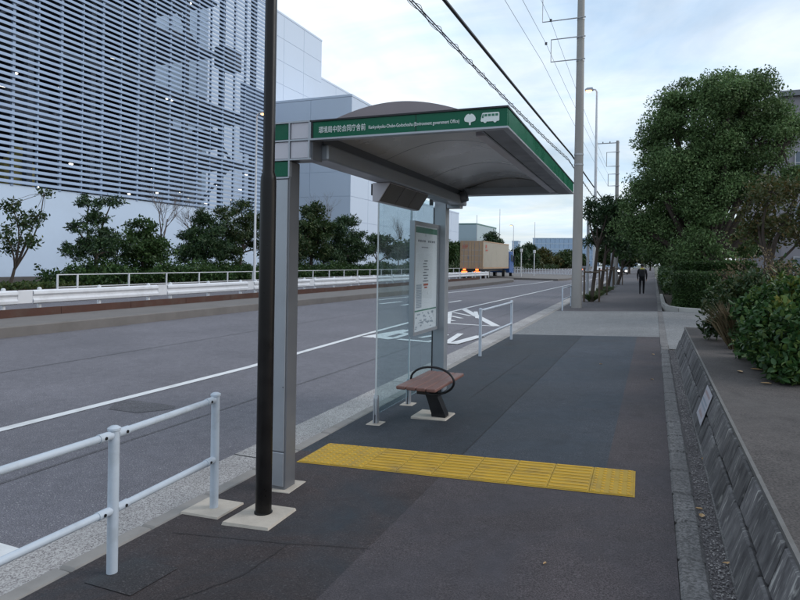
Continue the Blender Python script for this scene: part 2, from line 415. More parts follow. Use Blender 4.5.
M['leaf_dry'] = leafmat('leaf_dry', (.10, .075, .04), (.16, .12, .065), (.22, .17, .10))
M['grass'] = leafmat('grass_blades', (.03, .06, .015), (.055, .09, .022), (.09, .10, .035))
M['fallen'] = leafmat('fallen_leaf', (.40, .20, .10), (.52, .34, .17), (.60, .50, .30), .1)
M['gravel'] = leafmat('gravel_stones', (.12, .11, .115), (.21, .20, .20), (.36, .34, .33), 0, .9)

# ------------------------------------------------------------------ foliage helpers
def leaves_mesh(name, cen, length, width, mat, up=.35, dirs=None, broad=False):
    n = len(cen)
    d = rng.normal(size=(n, 3)) if dirs is None else dirs + rng.normal(size=(n, 3)) * .35
    d /= np.linalg.norm(d, axis=1)[:, None]
    q = rng.normal(size=(n, 3)); q[:, 2] += up * 2
    s = np.cross(d, q); s /= (np.linalg.norm(s, axis=1)[:, None] + 1e-9)
    L = (length * rng.uniform(.65, 1.3, n))[:, None]; Wd = (L * width)
    nn = np.cross(s, d)
    if broad:      # six-point blade folded along its midrib
        P = [cen, cen + d * L * .28 + s * Wd * .46 + nn * L * .10, cen + d * L * .66 + s * Wd * .40 + nn * L * .08, cen + d * L * 1.02 - nn * L * .06, cen + d * L * .66 - s * Wd * .40 + nn * L * .08, cen + d * L * .28 - s * Wd * .46 + nn * L * .10]
        co = np.stack(P, 1).reshape(-1, 3); me = bpy.data.meshes.new(name)
        me.vertices.add(n * 6); me.vertices.foreach_set('co', co.astype(np.float32).ravel())
        vi = (np.arange(n)[:, None] * 6 + np.array([0, 1, 2, 3, 0, 3, 4, 5])[None]).astype(np.int32)
        me.loops.add(n * 8); me.loops.foreach_set('vertex_index', vi.ravel())
        me.polygons.add(n * 2); me.polygons.foreach_set('loop_start', np.arange(0, n * 8, 4, dtype=np.int32)); me.polygons.foreach_set('loop_total', np.full(n * 2, 4, dtype=np.int32))
        me.materials.append(mat); me.update(calc_edges=True); me.validate(); return me
    p0 = cen; p1 = cen + d * L * .45 + s * Wd * .5 + nn * L * .06; p2 = cen + d * L; p3 = cen + d * L * .45 - s * Wd * .5 + nn * L * .06
    co = np.stack([p0, p1, p2, p3], 1).reshape(-1, 3)
    me = bpy.data.meshes.new(name)
    me.vertices.add(n * 4); me.vertices.foreach_set('co', co.astype(np.float32).ravel())
    me.loops.add(n * 4); me.loops.foreach_set('vertex_index', np.arange(n * 4, dtype=np.int32))
    me.polygons.add(n); me.polygons.foreach_set('loop_start', np.arange(0, n * 4, 4, dtype=np.int32))
    me.polygons.foreach_set('loop_total', np.full(n, 4, dtype=np.int32))
    me.materials.append(mat); me.update(calc_edges=True); me.validate()
    return me
def clumps(lobes, per, cr, flat=.7, shell=.45):
    """clump centres through the lobes' volume, denser near their surface"""
    out = []
    for (x, y, z, rx, ry, rz) in lobes:
        k = max(4, int(per * (rx * ry * rz) ** (2 / 3.)))
        v = rng.normal(size=(k, 3)); v /= np.linalg.norm(v, axis=1)[:, None]
        r = (shell + (1 - shell) * rng.uniform(0, 1, k) ** .5) * rng.uniform(.85, 1.08, k)
        out.append(np.array([x, y, z]) + v * r[:, None] * np.array([rx, ry, rz]))
    return np.concatenate(out)
def clump_leaves(cc, n_each, cr, flat=.7):
    k = len(cc); c = np.repeat(cc, n_each, 0)
    sc = np.repeat(rng.uniform(.6, 1.3, k), n_each)
    off = rng.normal(size=(k * n_each, 3)); off /= np.linalg.norm(off, axis=1)[:, None]; off *= (cr * 1.15 * rng.uniform(0, 1, k * n_each) ** .45 * sc)[:, None]; off[:, 2] *= flat
    return c + off
def limb(mb, a, b, r0, r1, bend=.15, n=5, seg=6):
    a, b = Vector(a), Vector(b); L = (b - a).length
    pts = []; rs = []
    j = Vector((random.uniform(-1, 1), random.uniform(-1, 1), random.uniform(-.3, .6))) * L * bend
    for i in range(n + 1):
        t = i / n; pts.append(a.lerp(b, t) + j * math.sin(math.pi * t)); rs.append(r0 + (r1 - r0) * t)
    mb.tube(pts, rs, seg); return pts
def tree(name, label, base, lobes, leaf, nl=40, per=16, cr=.4, ll=.16, lw=.5, tr=.12, flat=.7, group=None, bark='bark', fork=None, up=.35, twigs=.5, shell=.45, cat='tree', lean=(0, 0), stakes=None):
    t = thing(name, label, cat, base, 0, group)
    B = Vector(base); top = max(l[2] for l in lobes)
    cx_ = sum(l[0] for l in lobes) / len(lobes); cy_ = sum(l[1] for l in lobes) / len(lobes)
    fz = B.z + (top - B.z) * .38 if fork is None else B.z + fork
    fp = Vector((B.x + (cx_ - B.x) * .35 + lean[0], B.y + (cy_ - B.y) * .35 + lean[1], fz))
    mb = MB(); mb.tube([B - Vector((0, 0, .05)), B + Vector((0, 0, .12)), B.lerp(fp, .5) + Vector((random.uniform(-.5, .5) * tr, 0, 0)), fp], [tr * 1.35, tr * 1.05, tr * .9, tr * .75], 9)
    cc = clumps(lobes, per, cr, flat, shell)
    for (x, y, z, rx, ry, rz) in lobes:
        limb(mb, fp - Vector((0, 0, tr)), (x, y, z), tr * .6, tr * .22, .1)
        near = cc[np.argsort(np.linalg.norm((cc - np.array([x, y, z])) / np.array([rx, ry, rz]), axis=1))[:max(3, int(14 * twigs))]]
        for q in near[::2]: limb(mb, (x, y, z), q, tr * .18, tr * .05, .1, 3, 4)
    mb.build('trunk', M[bark], t, smooth=True)
    lc = clump_leaves(cc, nl, cr, flat) - np.array(base)
    me = leaves_mesh('crown', lc, ll, lw, M[leaf], up)
    o = bpy.data.objects.new('crown', me); C.objects.link(o); o.parent = t
    return t
def bare_tree(name, label, base, h, spread, group=None, tr=.12, lev=5, cat='tree', tilt=0):
    t = thing(name, label, cat, base, 0, group); mb = MB(); B = Vector(base)
    tips = []
    def grow(p, d, L, r, k):
        q = p + d * L; limb(mb, p, q, r, r * .62, .06, 3, 6 if k < 2 else 3)
        if k >= lev: tips.append(q); return
        for _ in range(3 if k < 3 else 2 + (random.random() < .5)):
            nd = (d + Vector((random.uniform(-1, 1) * spread, random.uniform(-1, 1) * spread, random.uniform(-.15, .45)))).normalized()
            grow(p.lerp(q, random.uniform(.6, 1)), nd, L * random.uniform(.55, .82), r * .55, k + 1)
    grow(B - Vector((0, 0, .05)), Vector((tilt, 0, 1)).normalized(), h * .34, tr, 0)
    mb.build('trunk', M['bark_g'], t)
    return t
def shrub(name, label, base, lobes, leaf, nl, per, cr, ll, lw=.5, group=None, up=.5, shell=.6, cat='shrub', stems=8):
    t = thing(name, label, cat, base, 0, group); mb = MB(); B = Vector(base)
    cc = clumps(lobes, per, cr, .8, shell); cc[:, 2] = np.maximum(cc[:, 2], base[2] + .06)
    for i in range(stems):
        q = cc[rng.integers(len(cc))]
        limb(mb, B + Vector((random.uniform(-.25, .25), random.uniform(-.25, .25), -.03)), q, .016, .005, .12, 4, 5)
    mb.build('stem', M['bark'], t)
    lc = clump_leaves(cc, nl, cr, .8); lc[:, 2] = np.maximum(lc[:, 2], base[2] + .02)
    o = bpy.data.objects.new('foliage', leaves_mesh('foliage', lc - np.array(base), ll, lw, M[leaf], up, broad=True)); C.objects.link(o); o.parent = t
    return t

# ================================================================== SETTING
ZR = -0.15
mb = MB(); mb.quad((-2500, -400, -.25), (2500, -400, -.25), (2500, 3500, -.25), (-2500, 3500, -.25))
struct(mb.build('ground', M['ground']))
def strip(name, mat, xl, xr, ys, z, parent=None):
    """sheet between two x(y) functions"""
    m = MB()
    for a, b in zip(ys[:-1], ys[1:]):
        m.quad((xl(a), a, z(xl(a))), (xr(a), a, z(xr(a))), (xr(b), b, z(xr(b))), (xl(b), b, z(xl(b))))
    return m.build(name, mat, parent)
YS = [-12, -4, 0, 2, 4, 8, 12, 15.1]
k_in = lambda y: -2.93 + skew(y)      # inner edge of kerb
struct(strip('road', M['road'], lambda y: -25.0, lambda y: -3.66 + skew(y), [-12, 0, 4, 20, 40, 60, 100, 200, 420], lambda x: ZR))
g = struct(strip('gutter', M['gutter'], lambda y: -3.66 + skew(y), lambda y: k_in(y) - .1, [-12, 0, 4, 20, 40, 60, 100, 200, 420], lambda x: ZR + .002))
# narrow joints in the gutter, cast in lengths of about four metres
jm = MB()
for y in np.arange(.9, 40, 4.0):
    s = skew(y); jm.quad((-3.655 + s, y - .006, ZR + .006), (-3.07 + s, y - .006, ZR + .006), (-3.07 + s, y + .006, ZR + .006), (-3.655 + s, y + .006, ZR + .006))
jm.build('joint', M['rubber'], g)
# kerb stones (road side)
kerb = struct(thing('kerb', None, None, (0, 0, 0)))
m = MB().bbox(-.065, .065, -.297, .297, -.16, .0, b=.018); kme = m.mesh('kerb_stone', M['kerb'])
y = -2.0
while y < 40:
    put('kerb_stone', kme, (k_in(y) - .067 + random.uniform(-.002, .002), y, pav(k_in(y)) + .002 + random.uniform(-.002, .002)), kerb, (0, 0, .02 if y > 4 else 0))
    y += .6
m = MB()
for a, b in ((40, 80), (80, 160), (160, 400)):
    m.add([(k_in(a) - .13, a, ZR), (k_in(a), a, ZR), (k_in(b), b, ZR), (k_in(b) - .13, b, ZR), (k_in(a) - .13, a, -.02), (k_in(a), a, -.02), (k_in(b), b, -.02), (k_in(b) - .13, b, -.02)],
          [(4, 5, 6, 7), (0, 4, 7, 3), (0, 1, 5, 4), (2, 3, 7, 6)])
tag(m.build('distant_kerb_stones', M['kerb'], kerb), kind='stuff')
# pavement
XS = -1.52
Y1, Y2 = [-12, -4, 0, 2, 4, 4.9], [4.9, 8, 12, 15.1]
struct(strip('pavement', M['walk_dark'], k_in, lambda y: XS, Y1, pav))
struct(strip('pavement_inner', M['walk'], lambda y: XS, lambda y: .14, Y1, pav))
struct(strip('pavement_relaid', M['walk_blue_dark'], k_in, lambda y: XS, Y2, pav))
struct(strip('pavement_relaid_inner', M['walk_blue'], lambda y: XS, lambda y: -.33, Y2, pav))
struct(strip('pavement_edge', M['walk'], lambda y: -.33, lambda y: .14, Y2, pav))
struct(strip('driveway_crossing', M['drive'], k_in, lambda y: .14, [15.1, 17, 20, 23.4], pav))
struct(strip('pavement_far', M['walk_far'], k_in, lambda y: .14, [23.4, 30, 40, 60, 100, 200, 400], pav))
sj = MB()
def seam(x0, y0, x1, y1, w=.008, dz=.004):
    d = Vector((x1 - x0, y1 - y0, 0)).normalized(); n = Vector((-d.y, d.x, 0)) * w / 2
    N = 8; px = [(x0 + (x1 - x0) * i / N + (random.uniform(-.008, .008) if 0 < i < N else 0), y0 + (y1 - y0) * i / N) for i in range(N + 1)]
    for (a, b), (c, d_) in zip(px[:-1], px[1:]):
        sj.quad((a - n.x, b - n.y, pav(a) + dz), (a + n.x, b + n.y, pav(a) + dz), (c + n.x, d_ + n.y, pav(c) + dz), (c - n.x, d_ - n.y, pav(c) + dz))
seam(XS, 5.2, XS, 15.0, .006); seam(-2.9, 9.6, XS, 9.3, .006); seam(-2.1, 7.5, -2.1, 11.5, .006)
def crack(px, w):
    q = [GZ(x, y, .03) for x, y in px]
    for u, v in zip(q[:-1], q[1:]): seam(u[0], u[1], v[0], v[1], w)
crack([(150, 606), (205, 588), (245, 573), (268, 558), (287, 543)], .006); crack([(172, 527), (230, 535), (287, 543), (330, 547), (372, 552)], .005)
struct(sj.build('pavement_seams', M['seam']))
# a square patch by the fence post
m = MB(); m.quad((-2.76, 2.42, pav(-2.76) + .004), (-2.42, 2.40, pav(-2.42) + .004), (-2.40, 2.72, pav(-2.4) + .004), (-2.74, 2.74, pav(-2.74) + .004))
struct(m.build('pavement_patch', M['walk_patch']))

# road markings
def marks(name, label, polys, group=None):
    m = MB()
    for i, p in enumerate(polys): m.quad(*[(x, y, ZR + .005 + .0012 * i) for x, y in p])
    return struct(m.build(name, M['mark']))
def line(x0, y0, x1, y1, w):
    d = Vector((x1 - x0, y1 - y0, 0)).normalized(); n = Vector((-d.y, d.x, 0)) * w / 2
    return [(x0 - n.x, y0 - n.y), (x0 + n.x, y0 + n.y), (x1 + n.x, y1 + n.y), (x1 - n.x, y1 - n.y)]
lx = [(-6.40, -10), (-6.42, 2), (-6.43, 9), (-6.72, 13.9), (-6.95, 20), (-7.02, 26), (-6.95, 40), (-6.9, 60), (-6.9, 100), (-6.9, 260)]
marks('lane_line', '', [line(*a, *b, .14) for a, b in zip(lx[:-1], lx[1:])])
ex = [(-12.8, -10), (-12.8, 12), (-12.4, 22), (-12.1, 27), (-11.44, 36), (-10.7, 48), (-10.2, 56), (-10, 70), (-10, 140)]
marks('edge_line', '', [line(*a, *b, .16) for a, b in zip(ex[3:-1], ex[4:])])
marks('lane_dash', '', [line(-10.95, 24.6, -10.75, 26.6, .22), line(-9.8, 24.3, -9.75, 25.7, .22), line(-8.66, 27.2, -8.62, 29.0, .16)])
hat = [line(-7.0, 23.9, -4.25, 17.95, .26), line(-4.3, 17.95, -5.75, 18.0, .16), line(-5.75, 18.0, -6.95, 22.0, .15),
       line(-6.85, 22.0, -5.85, 20.9, .16), line(-6.45, 20.5, -5.85, 19.8, .16), line(-6.0, 19.0, -5.8, 18.8, .15), line(-6.2, 22.8, -5.4, 20.1, .14)]
marks('hatched_marking', '', hat)
gl = [line(-6.45, 13.7, -6.15, 15.7, .30), line(-6.15, 13.65, -6.1, 15.75, .16), line(-6.48, 14.0, -5.75, 13.75, .4), line(-5.78, 13.8, -5.83, 15.4, .16), line(-6.2, 14.9, -5.9, 14.9, .3),
      line(-5.6, 13.7, -4.75, 13.6, .22), line(-5.25, 14.2, -5.08, 15.0, .16), line(-4.8, 13.6, -4.72, 14.1, .2), line(-5.1, 15.0, -4.8, 15.1, .2),
      line(-4.36, 13.5, -4.62, 15.55, .16), line(-4.2, 13.5, -4.02, 15.3, .24)]
marks('bus_stop_marking', '', gl)
marks('bus_bay_marking', '', [line(-3.84, 1.2, -3.82, 2.76, .26)])

q = GZ(138, 407, ZR); m = MB(); m.quad(*[(q[0] + .40 * math.cos(t) * (1 + .25 * math.sin(3 * t)) , q[1] + .34 * math.sin(t) * (1 + .3 * math.cos(2 * t)), ZR + .004) for t in np.linspace(0, 6.28, 18, endpoint=False)]); struct(m.build('road_patch', M['road_seam']))
m = MB()
for x in (-9.55, -4.9):
    for i in range(40):
        y0 = -8 + 2.5 * i; m.quad((x - .02 + .02 * math.sin(i), y0, ZR + .003), (x + .02 + .02 * math.sin(i), y0, ZR + .003), (x + .02 + .02 * math.sin(i + 1), y0 + 2.5, ZR + .003), (x - .02 + .02 * math.sin(i + 1), y0 + 2.5, ZR + .003))
struct(m.build('road_seams', M['road_seam']))
# tactile paving
tact = struct(thing('tactile_paving', None, None, (0, 0, 0)))
def tile(kind):
    m = MB(); h = .004; m.bbox(-.148, .148, -.148, .148, -.01, h, b=.003)
    if kind == 'dot':
        for i in range(5):
            for j in range(5): m.lathe((-.12 + .06 * i, -.12 + .06 * j, h), [(.015, -.001), (.013, .004), (.009, .005)], 6)
    else:
        for i in range(4):
            yy = -.1125 + .075 * i; m.bbox(-.138, .138, yy - .013, yy + .013, h - .001, h + .005, b=.004)
    m.m = [1] * 26 + [0] * (len(m.f) - 26)
    return m.mesh('tactile_tile', [M['yellow'], M['yellow_dirty']])
td, tb = tile('dot'), tile('bar')
o0 = Vector((-2.785, 4.592)); e = Vector((2.70, .045)).normalized(); nx = Vector((-e.y, e.x))
ang = math.atan2(e.y, e.x)
for i in range(9):
    for j in range(2):
        p = o0 + e * (.149 + .297 * i) + nx * (.146 + .286 * j)
        put('tactile_tile', td if (i < 2 or i == 8) else tb, (p.x, p.y, pav(p.x) + .006), tact, (0, -math.atan(.04), ang), (.985, .945, 1))
m = MB(); a = o0 - e * .012 - nx * .012; b = o0 + e * 2.685 - nx * .008; c2 = o0 + e * 2.685 + nx * .582; d2 = o0 - e * .012 + nx * .582
m.quad(*[(q.x, q.y, pav(q.x) + .003) for q in (a, b, c2, d2)]); m.build('bedding', M['yellow_dirty'], tact)

# right-hand kerb stones
rk = struct(thing('inner_kerb', None, None, (0, 0, 0)))
m = MB().bbox(-.073, .073, -.255, .255, -.12, .0, b=.018); rme = m.mesh('kerb_stone', M['kerb2'])
y = .3
while y < 13.6:
    put('kerb_stone', rme, (.213 + random.uniform(-.004, .004), y, .124 + random.uniform(-.004, .004)), rk, (random.uniform(-.01, .01), random.uniform(-.02, .02), random.uniform(-.008, .008)))
    y += .53
m = MB(); m.box(.142, .288, 15.105, 23.395, -.05, .114); m.box(.142, .288, 13.6, 15.1, -.05, .118); m.box(.142, .288, 23.4, 90, -.05, .13); m.build('distant_kerb_stones', M['kerb2'], rk)['kind'] = 'stuff'
# gravel gutter
struct(strip('gravel_bed', M['gravel_bed'], lambda y: .285, lambda y: .43, [-6, 4, 12.98], lambda x: .10))
n = 5200
cy = rng.uniform(1.2, 1.2 + 12.0 ** .5, n); cy = 1.2 + (rng.uniform(0, 1, n) ** 1.5) * 12.0
cen = np.stack([rng.uniform(.294, .42, n), cy, .102 + rng.uniform(0, .006, n)], 1)
oct_v = np.array([[1, 0, 0], [0, 1, 0], [-1, 0, 0], [0, -1, 0], [0, 0, .8], [0, 0, -.8]], float)
oct_f = [(0, 1, 4), (1, 2, 4), (2, 3, 4), (3, 0, 4)]
V = []; Fc = []
sz = rng.uniform(.004, .0095, n)
vv = cen[:, None, :] + oct_v[None] * sz[:, None, None] * rng.uniform(.6, 1.3, (n, 6, 1))
me = bpy.data.meshes.new('gravel'); me.from_pydata(vv.reshape(-1, 3).tolist(), [], [(a + 6 * i, b + 6 * i, c + 6 * i) for i in range(n) for a, b, c in oct_f]); me.materials.append(M['gravel'])
o = bpy.data.objects.new('gravel', me); C.objects.link(o); tag(o, 'fine grey gravel in the gutter at the foot of the block wall', 'gravel', kind='stuff')

# retaining wall of battered blocks
wall = thing('retaining_wall', 'low sloping grey block wall with wide concrete top right of the pavement', 'wall', (.5, 6, .1))
P0, P1 = Vector((.425, 0, .10)), Vector((.565, 0, .525)); sl_ = (P1 - P0); Ls = sl_.length; sd_ = sl_.normalized(); th = math.atan2(sd_.x, sd_.z)
m = MB().bbox(-.145, .145, -.05, .03, .007, Ls / 2 - .005, b=.012); bl = m.mesh('wall_block', M['block'])
m2 = MB().bbox(-.075, .158, -.045, .03, .004, Ls / 2 - .004, b=.012); bh = m2.mesh('wall_block', M['block'])
for row in range(2):
    y = .55 + .16 * row
    while y < 12.85:
        b0 = P0 + sl_ * (.5 * row)
        o = put('wall_block', bl, (b0.x + random.uniform(-.006, .006), y, b0.z), wall, (0, 0, 0))
        # local x along street, local z up the slope, local -y outward
        ux = Vector((0, 1, 0)); uz = sd_; uy = uz.cross(ux)
        o.matrix_local = Matrix.Translation(Vector((b0.x + random.uniform(-.006, .006), y, b0.z)) - BASE[wall.name]) @ Matrix(((ux.x, uy.x, uz.x, 0), (ux.y, uy.y, uz.y, 0), (ux.z, uy.z, uz.z, 0), (0, 0, 0, 1)))
        y += .32
m = MB(); m.prism([(.46, .05), (.595, .52), (2.2, .52), (2.2, .05)], 'y', -3, 12.92); m.build('core', M['joint_dark'], wall)
m = MB(); m.prism([(.392, .09), (.394, .118), (.43, .13), (.45, .09)], 'y', -3, 12.9); m.build('foundation_lip', M['kerb2'], wall)
m = MB(); m.prism([(.555, .522), (.552, .545), (.56, .552), (1.5, .552), (1.5, .522)], 'y', -3, 12.98); m.build('coping', M['cap'], wall)
m = MB(); m.prism([(.548, .518), (.545, .556), (.566, .558), (.568, .53)], 'y', -3, 12.985); m.build('coping_edge', M['kerb_dk'], wall)
m = MB()
for i in range(24):
    for j in range(60):
        x0, x1 = .5 * i + 1.45, .5 * i + 1.95; y0 = -3 + .266 * j; y1 = y0 + .266
        h = lambda x, y: .553 + (.06 * math.sin(x * 3 + y) * math.sin(y * 2.3) + .05) * min(1, (x - 1.45) / .4)
        m.quad((x0, y0, h(x0, y0)), (x1, y0, h(x1, y0)), (x1, y1, h(x1, y1)), (x0, y1, h(x0, y1)))
struct(m.build('planting_soil', M['soil']))
m = MB(); m.box(1.5, 13.4, -3, 13.0, -.1, .5); struct(m.build('raised_ground', M['soil']))
# notice fixed on the wall face
def on_wall(y, s, out=.034):
    p = P0 + sl_ * s; nrm = Vector((-sd_.z, 0, sd_.x)); q = p + nrm * out; return Vector((q.x, y, q.z))
nt = thing('wall_notice', 'small white notice plate with red and grey lettering on the block wall', 'sign', tuple(on_wall(6.75, .5)))
def wq(m, y0, y1, s0, s1, o_=.036, t_=.005):
    a = [on_wall(y0, s0, o_), on_wall(y1, s0, o_), on_wall(y1, s1, o_), on_wall(y0, s1, o_)]; b = [on_wall(y0, s0, o_ + t_), on_wall(y1, s0, o_ + t_), on_wall(y1, s1, o_ + t_), on_wall(y0, s1, o_ + t_)]
    m.add(a + b, [(0, 1, 2, 3), (4, 5, 6, 7), (0, 1, 5, 4), (1, 2, 6, 5), (2, 3, 7, 6), (3, 0, 4, 7)])
m = MB(); wq(m, 6.46, 7.02, .26, .94); m.build('plate', M['alu_white'], nt)
m = MB()
for y0 in np.arange(6.53, 6.96, .035): wq(m, y0, y0 + .022, .80, .86, .0415, .001)
for y0 in np.arange(6.56, 6.90, .05): wq(m, y0, y0 + .03, .36, .44, .0415, .001)
tag(m.build('red_print', M['ink_r2'], nt), kind='stuff')
m = MB()
for s0 in (.54, .64):
    for y0 in np.arange(6.52, 6.96, .04): wq(m, y0, y0 + .03, s0, s0 + .05, .0415, .001)
tag(m.build('grey_print', M['ink_l'], nt), kind='stuff')

# side drive and planting kerb on the right
struct(strip('side_drive', M['drive'], lambda y: .288, lambda y: 14.0, [12.98, 18, 22.9, 23.4], lambda x: .112 if x > 1 else .118))
hk = struct(thing('planting_kerb', None, None, (0, 0, 0)))
pts = [(.36, 34.0), (.36, 30.0), (.36, 26.2), (.48, 24.4), (.85, 23.6), (1.6, 23.2), (2.6, 23.0), (4.0, 22.9), (6, 22.85), (9, 22.8)]
for (x0, y0), (x1, y1) in zip(pts[:-1], pts[1:]):
    L = math.hypot(x1 - x0, y1 - y0); k = max(1, round(L / .9))
    for i in range(k):
        a = Vector((x0 + (x1 - x0) * i / k, y0 + (y1 - y0) * i / k, 0)); b = Vector((x0 + (x1 - x0) * (i + 1) / k, y0 + (y1 - y0) * (i + 1) / k, 0))
        l = (b - a).length
        mm = MB().bbox(0, l - .008, -.07, .07, -.1, .16, b=.012)
        put('kerb_stone', mm.mesh('kerb_stone', M['conc']), (a.x, a.y, .11), hk, (0, 0, math.atan2(b.y - a.y, b.x - a.x)))
m = MB(); m.box(.5, 14, 24.6, 90, 0, .19); m.box(1.8, 14, 23.3, 24.6, 0, .188); struct(m.build('hedge_bed', M['soil']))

# far side pavement and verge
m = MB(); m.box(-27.6, -25.0, -12, 420, -.2, .0); struct(m.build('opposite_pavement', M['walk_far']))
m = MB(); m.box(-44.6, -27.6, -12, 420, -.2, .08); struct(m.build('verge', M['soil']))

# median with kerb, rusty plate and guard rail
mk = [(-13.46, -8), (-13.46, 9.4), (-13.37, 12), (-13.29, 18.5), (-13.15, 22.4), (-12.95, 27.9), (-12.52, 39.4), (-12.32, 53), (-12.6, 60), (-13.3, 63.5), (-14.2, 64.5), (-15.4, 63.8), (-15.9, 60), (-16.4, 50), (-16.5, 30), (-16.5, -8)]
m = MB(); n = len(mk)
m.add([(x, y, -.2) for x, y in mk] + [(x, y, .075) for x, y in mk] + [(x + (.03 if x < -14.6 else -.03), y, .1) for x, y in mk],
      [(i, (i + 1) % n, n + (i + 1) % n, n + i) for i in range(n)] + [(n + i, n + (i + 1) % n, 2 * n + (i + 1) % n, 2 * n + i) for i in range(n)] + [tuple(range(2 * n, 3 * n))])
struct(m.build('median', M['median']))
rp = thing('steel_edging', 'rust brown steel plate edging along the median below the white guard rail', 'edging', (-15.3, 20, .1))
for i, y in enumerate(np.arange(-7.5, 56, 2.5)):
    box('plate', M['rust'], rp, -15.34, -15.29, y + .006, y + 2.494, .08, .31 + random.uniform(-.006, .006))
gr = thing('guard_rail', 'white double corrugated guard rail with posts along the median strip', 'guard rail', (-15.7, 20, .1))
prof = [(-.02, .40), (.035, .43), (.045, .50), (.0, .56), (0, .61), (.045, .67), (.035, .74), (-.02, .78), (-.035, .78), (.015, .73), (.02, .68), (-.025, .62), (-.025, .55), (.02, .49), (.015, .44), (-.035, .40)]
seg = lambda y0, y1: MB().prism([(-15.58 + p, q) for p, q in prof], 'y', y0, y1)
pme = MB().lathe((0, 0, 0), [(.058, 0), (.058, .72), (.05, .75), (.02, .765)], 12).mesh('post', M['pole_far'], smooth=True)
y = -2.95
while y < 58:
    seg(y - .28, y + 4.3).build('rail', M['pole_far'], gr)
    for dy in (0, 2.0, 4.0):
        put('post', pme, (-15.7, y + dy, .08), gr)
        box('bracket', M['pole_far'], gr, -15.655, -15.60, y + dy - .05, y + dy + .05, .46, .72)
    box('splice_panel', M['pole_far'], gr, -15.60, -15.57, y + 4.3 + .006, y + 5.03 - .286, .42, .78, b=.012)
    y += 5.03

# ================================================================== BUS SHELTER
SH = thing('bus_shelter', 'grey metal bus shelter with arched roof, green name board and glass back panel', 'bus shelter', (-2.51, 3.945, -.010), .0143)
YE = 4.055
def sb(name, mat, *a, b=None, parent=None): return box(name, M[mat] if isinstance(mat, str) else mat, parent or SH, *a, b=b)
# near post with service panels
post = sb('post', 'alu_dark', -.165, 0, .014, .16, .0, 2.46, b=.006)  # darker metal than the front panels puts the side face's shade into its colour
sb('front_panel', 'alu', -.158, -.012, .004, .016, .30, 2.325, b=.004, parent=post)
sb('front_panel', 'alu', -.158, -.012, .004, .016, .04, .29, b=.004, parent=post)
m = MB(); m.cyl((-.022, .005, .78), (-.022, -.001, .78), .006, n=10); m.build('lock', M['alu_dark'], post)
m = MB(); m.add([(-.22, -.05, -.015), (.07, -.04, -.005), (.06, .24, -.005), (-.22, .24, -.015), (-.21, -.04, .015), (.06, -.03, .02), (.05, .23, .02), (-.21, .23, .012)], [(0, 1, 5, 4), (1, 2, 6, 5), (2, 3, 7, 6), (3, 0, 4, 7), (4, 5, 6, 7)])
m.build('footing', M['conc_dirty'], SH)
# box frame of coloured panels
hd = sb('panel_box', 'alu_dark', -.165, .185, .02, .165, 2.465, 2.742)
for (x0, x1, z0, z1, c) in ((-.156, -.008, 2.617, 2.737, 'green'), (.006, .158, 2.617, 2.737, 'alu_white'), (-.156, -.008, 2.475, 2.600, 'alu_white'), (.006, .158, 2.475, 2.600, 'alu_white'), (-.156, -.008, 2.345, 2.458, 'green')):
    sb('colour_panel', c, x0, x1, .008, .022, z0, z1, b=.004, parent=hd)
m = MB()
for z in (2.742, 2.608, 2.467, 2.335): m.box(-.168, (.185 if z > 2.4 else 0.0), -.003, .03, z - .006, z + .006)
for x, z0 in ((-.164, 2.341), (-.001, 2.341), (.166, 2.473)):
    for a, b in ((z0, 2.461), (2.473, 2.602), (2.614, 2.736)):
        if b > a + .05: m.box(x - .006, x + .006, -.002, .03, a, b)
m.build('panel_frame', M['alu'], hd)
# near fascia, side fascia, far fascia
fas = sb('name_board', 'green', .182, 1.620, .006, .035, 2.614, 2.732)
m = MB(); m.box(.172, 1.627, -.004, .045, 2.733, 2.745); m.build('top_trim', M['blackm'], fas)
m = MB(); m.box(.172, 1.627, -.004, .06, 2.600, 2.613); m.box(.172, .181, -.003, .04, 2.6135, 2.7325); m.build('edge_trim', M['alu'], fas)
m = MB(); m.box(.184, .195, .001, .007, 2.613, 2.732); m.box(.99, .993, .003, .007, 2.613, 2.732); m.build('joint', M['blackm'], fas)
sf = sb('side_fascia', 'green', 1.594, 1.621, .046, YE - .01, 2.614, 2.732)
m = MB(); m.box(1.584, 1.627, .0455, YE, 2.733, 2.745); m.build('top_trim', M['blackm'], sf)
m = MB(); m.box(1.584, 1.627, .0605, YE, 2.600, 2.613); m.build('edge_trim', M['alu'], sf)
sb('rear_fascia', 'green', .172, 1.584, YE - .03, YE, 2.6, 2.732)
# soffit rims
sb('soffit_panel', 'alu_dark', 1.452, 1.583, .0605, YE - .031, 2.602, 2.63)
sb('soffit_panel', 'alu', .26, 1.45, YE - .16, YE - .047, 2.602, 2.69)
sb('soffit_rail', 'alu_white', 1.355, 1.435, .22, YE - .201, 2.603, 2.655, b=.006)
sb('gutter_beam', 'alu_dark', 1.436, 1.449, .0605, YE - .201, 2.598, 2.66)
# main longitudinal beam and brackets
beam = sb('main_beam', 'alu', .045, .235, .166, YE + .05, 2.478, 2.60, b=.012)
sb('cable_tray', 'alu_dark', .02, .044, .17, YE, 2.50, 2.56, parent=beam)
m = MB(); m.cyl((.21, YE - .2, 2.56), (.30, YE - .2, 2.59), .07, n=16); m.build('end_socket', M['alu_dark'], beam)
# far post
fp = sb('post', 'alu', -.165, 0, YE - .125, YE + .03, -.03, 2.60, b=.006)
m = MB(); m.box(-.172, -.1655, YE - .14, YE - .11, .05, 2.45); m.build('cover_strip', M['blackm'], fp)
sb('bracket_box', 'alu', .004, .19, YE - .12, YE + .02, 2.44, 2.599, b=.006)
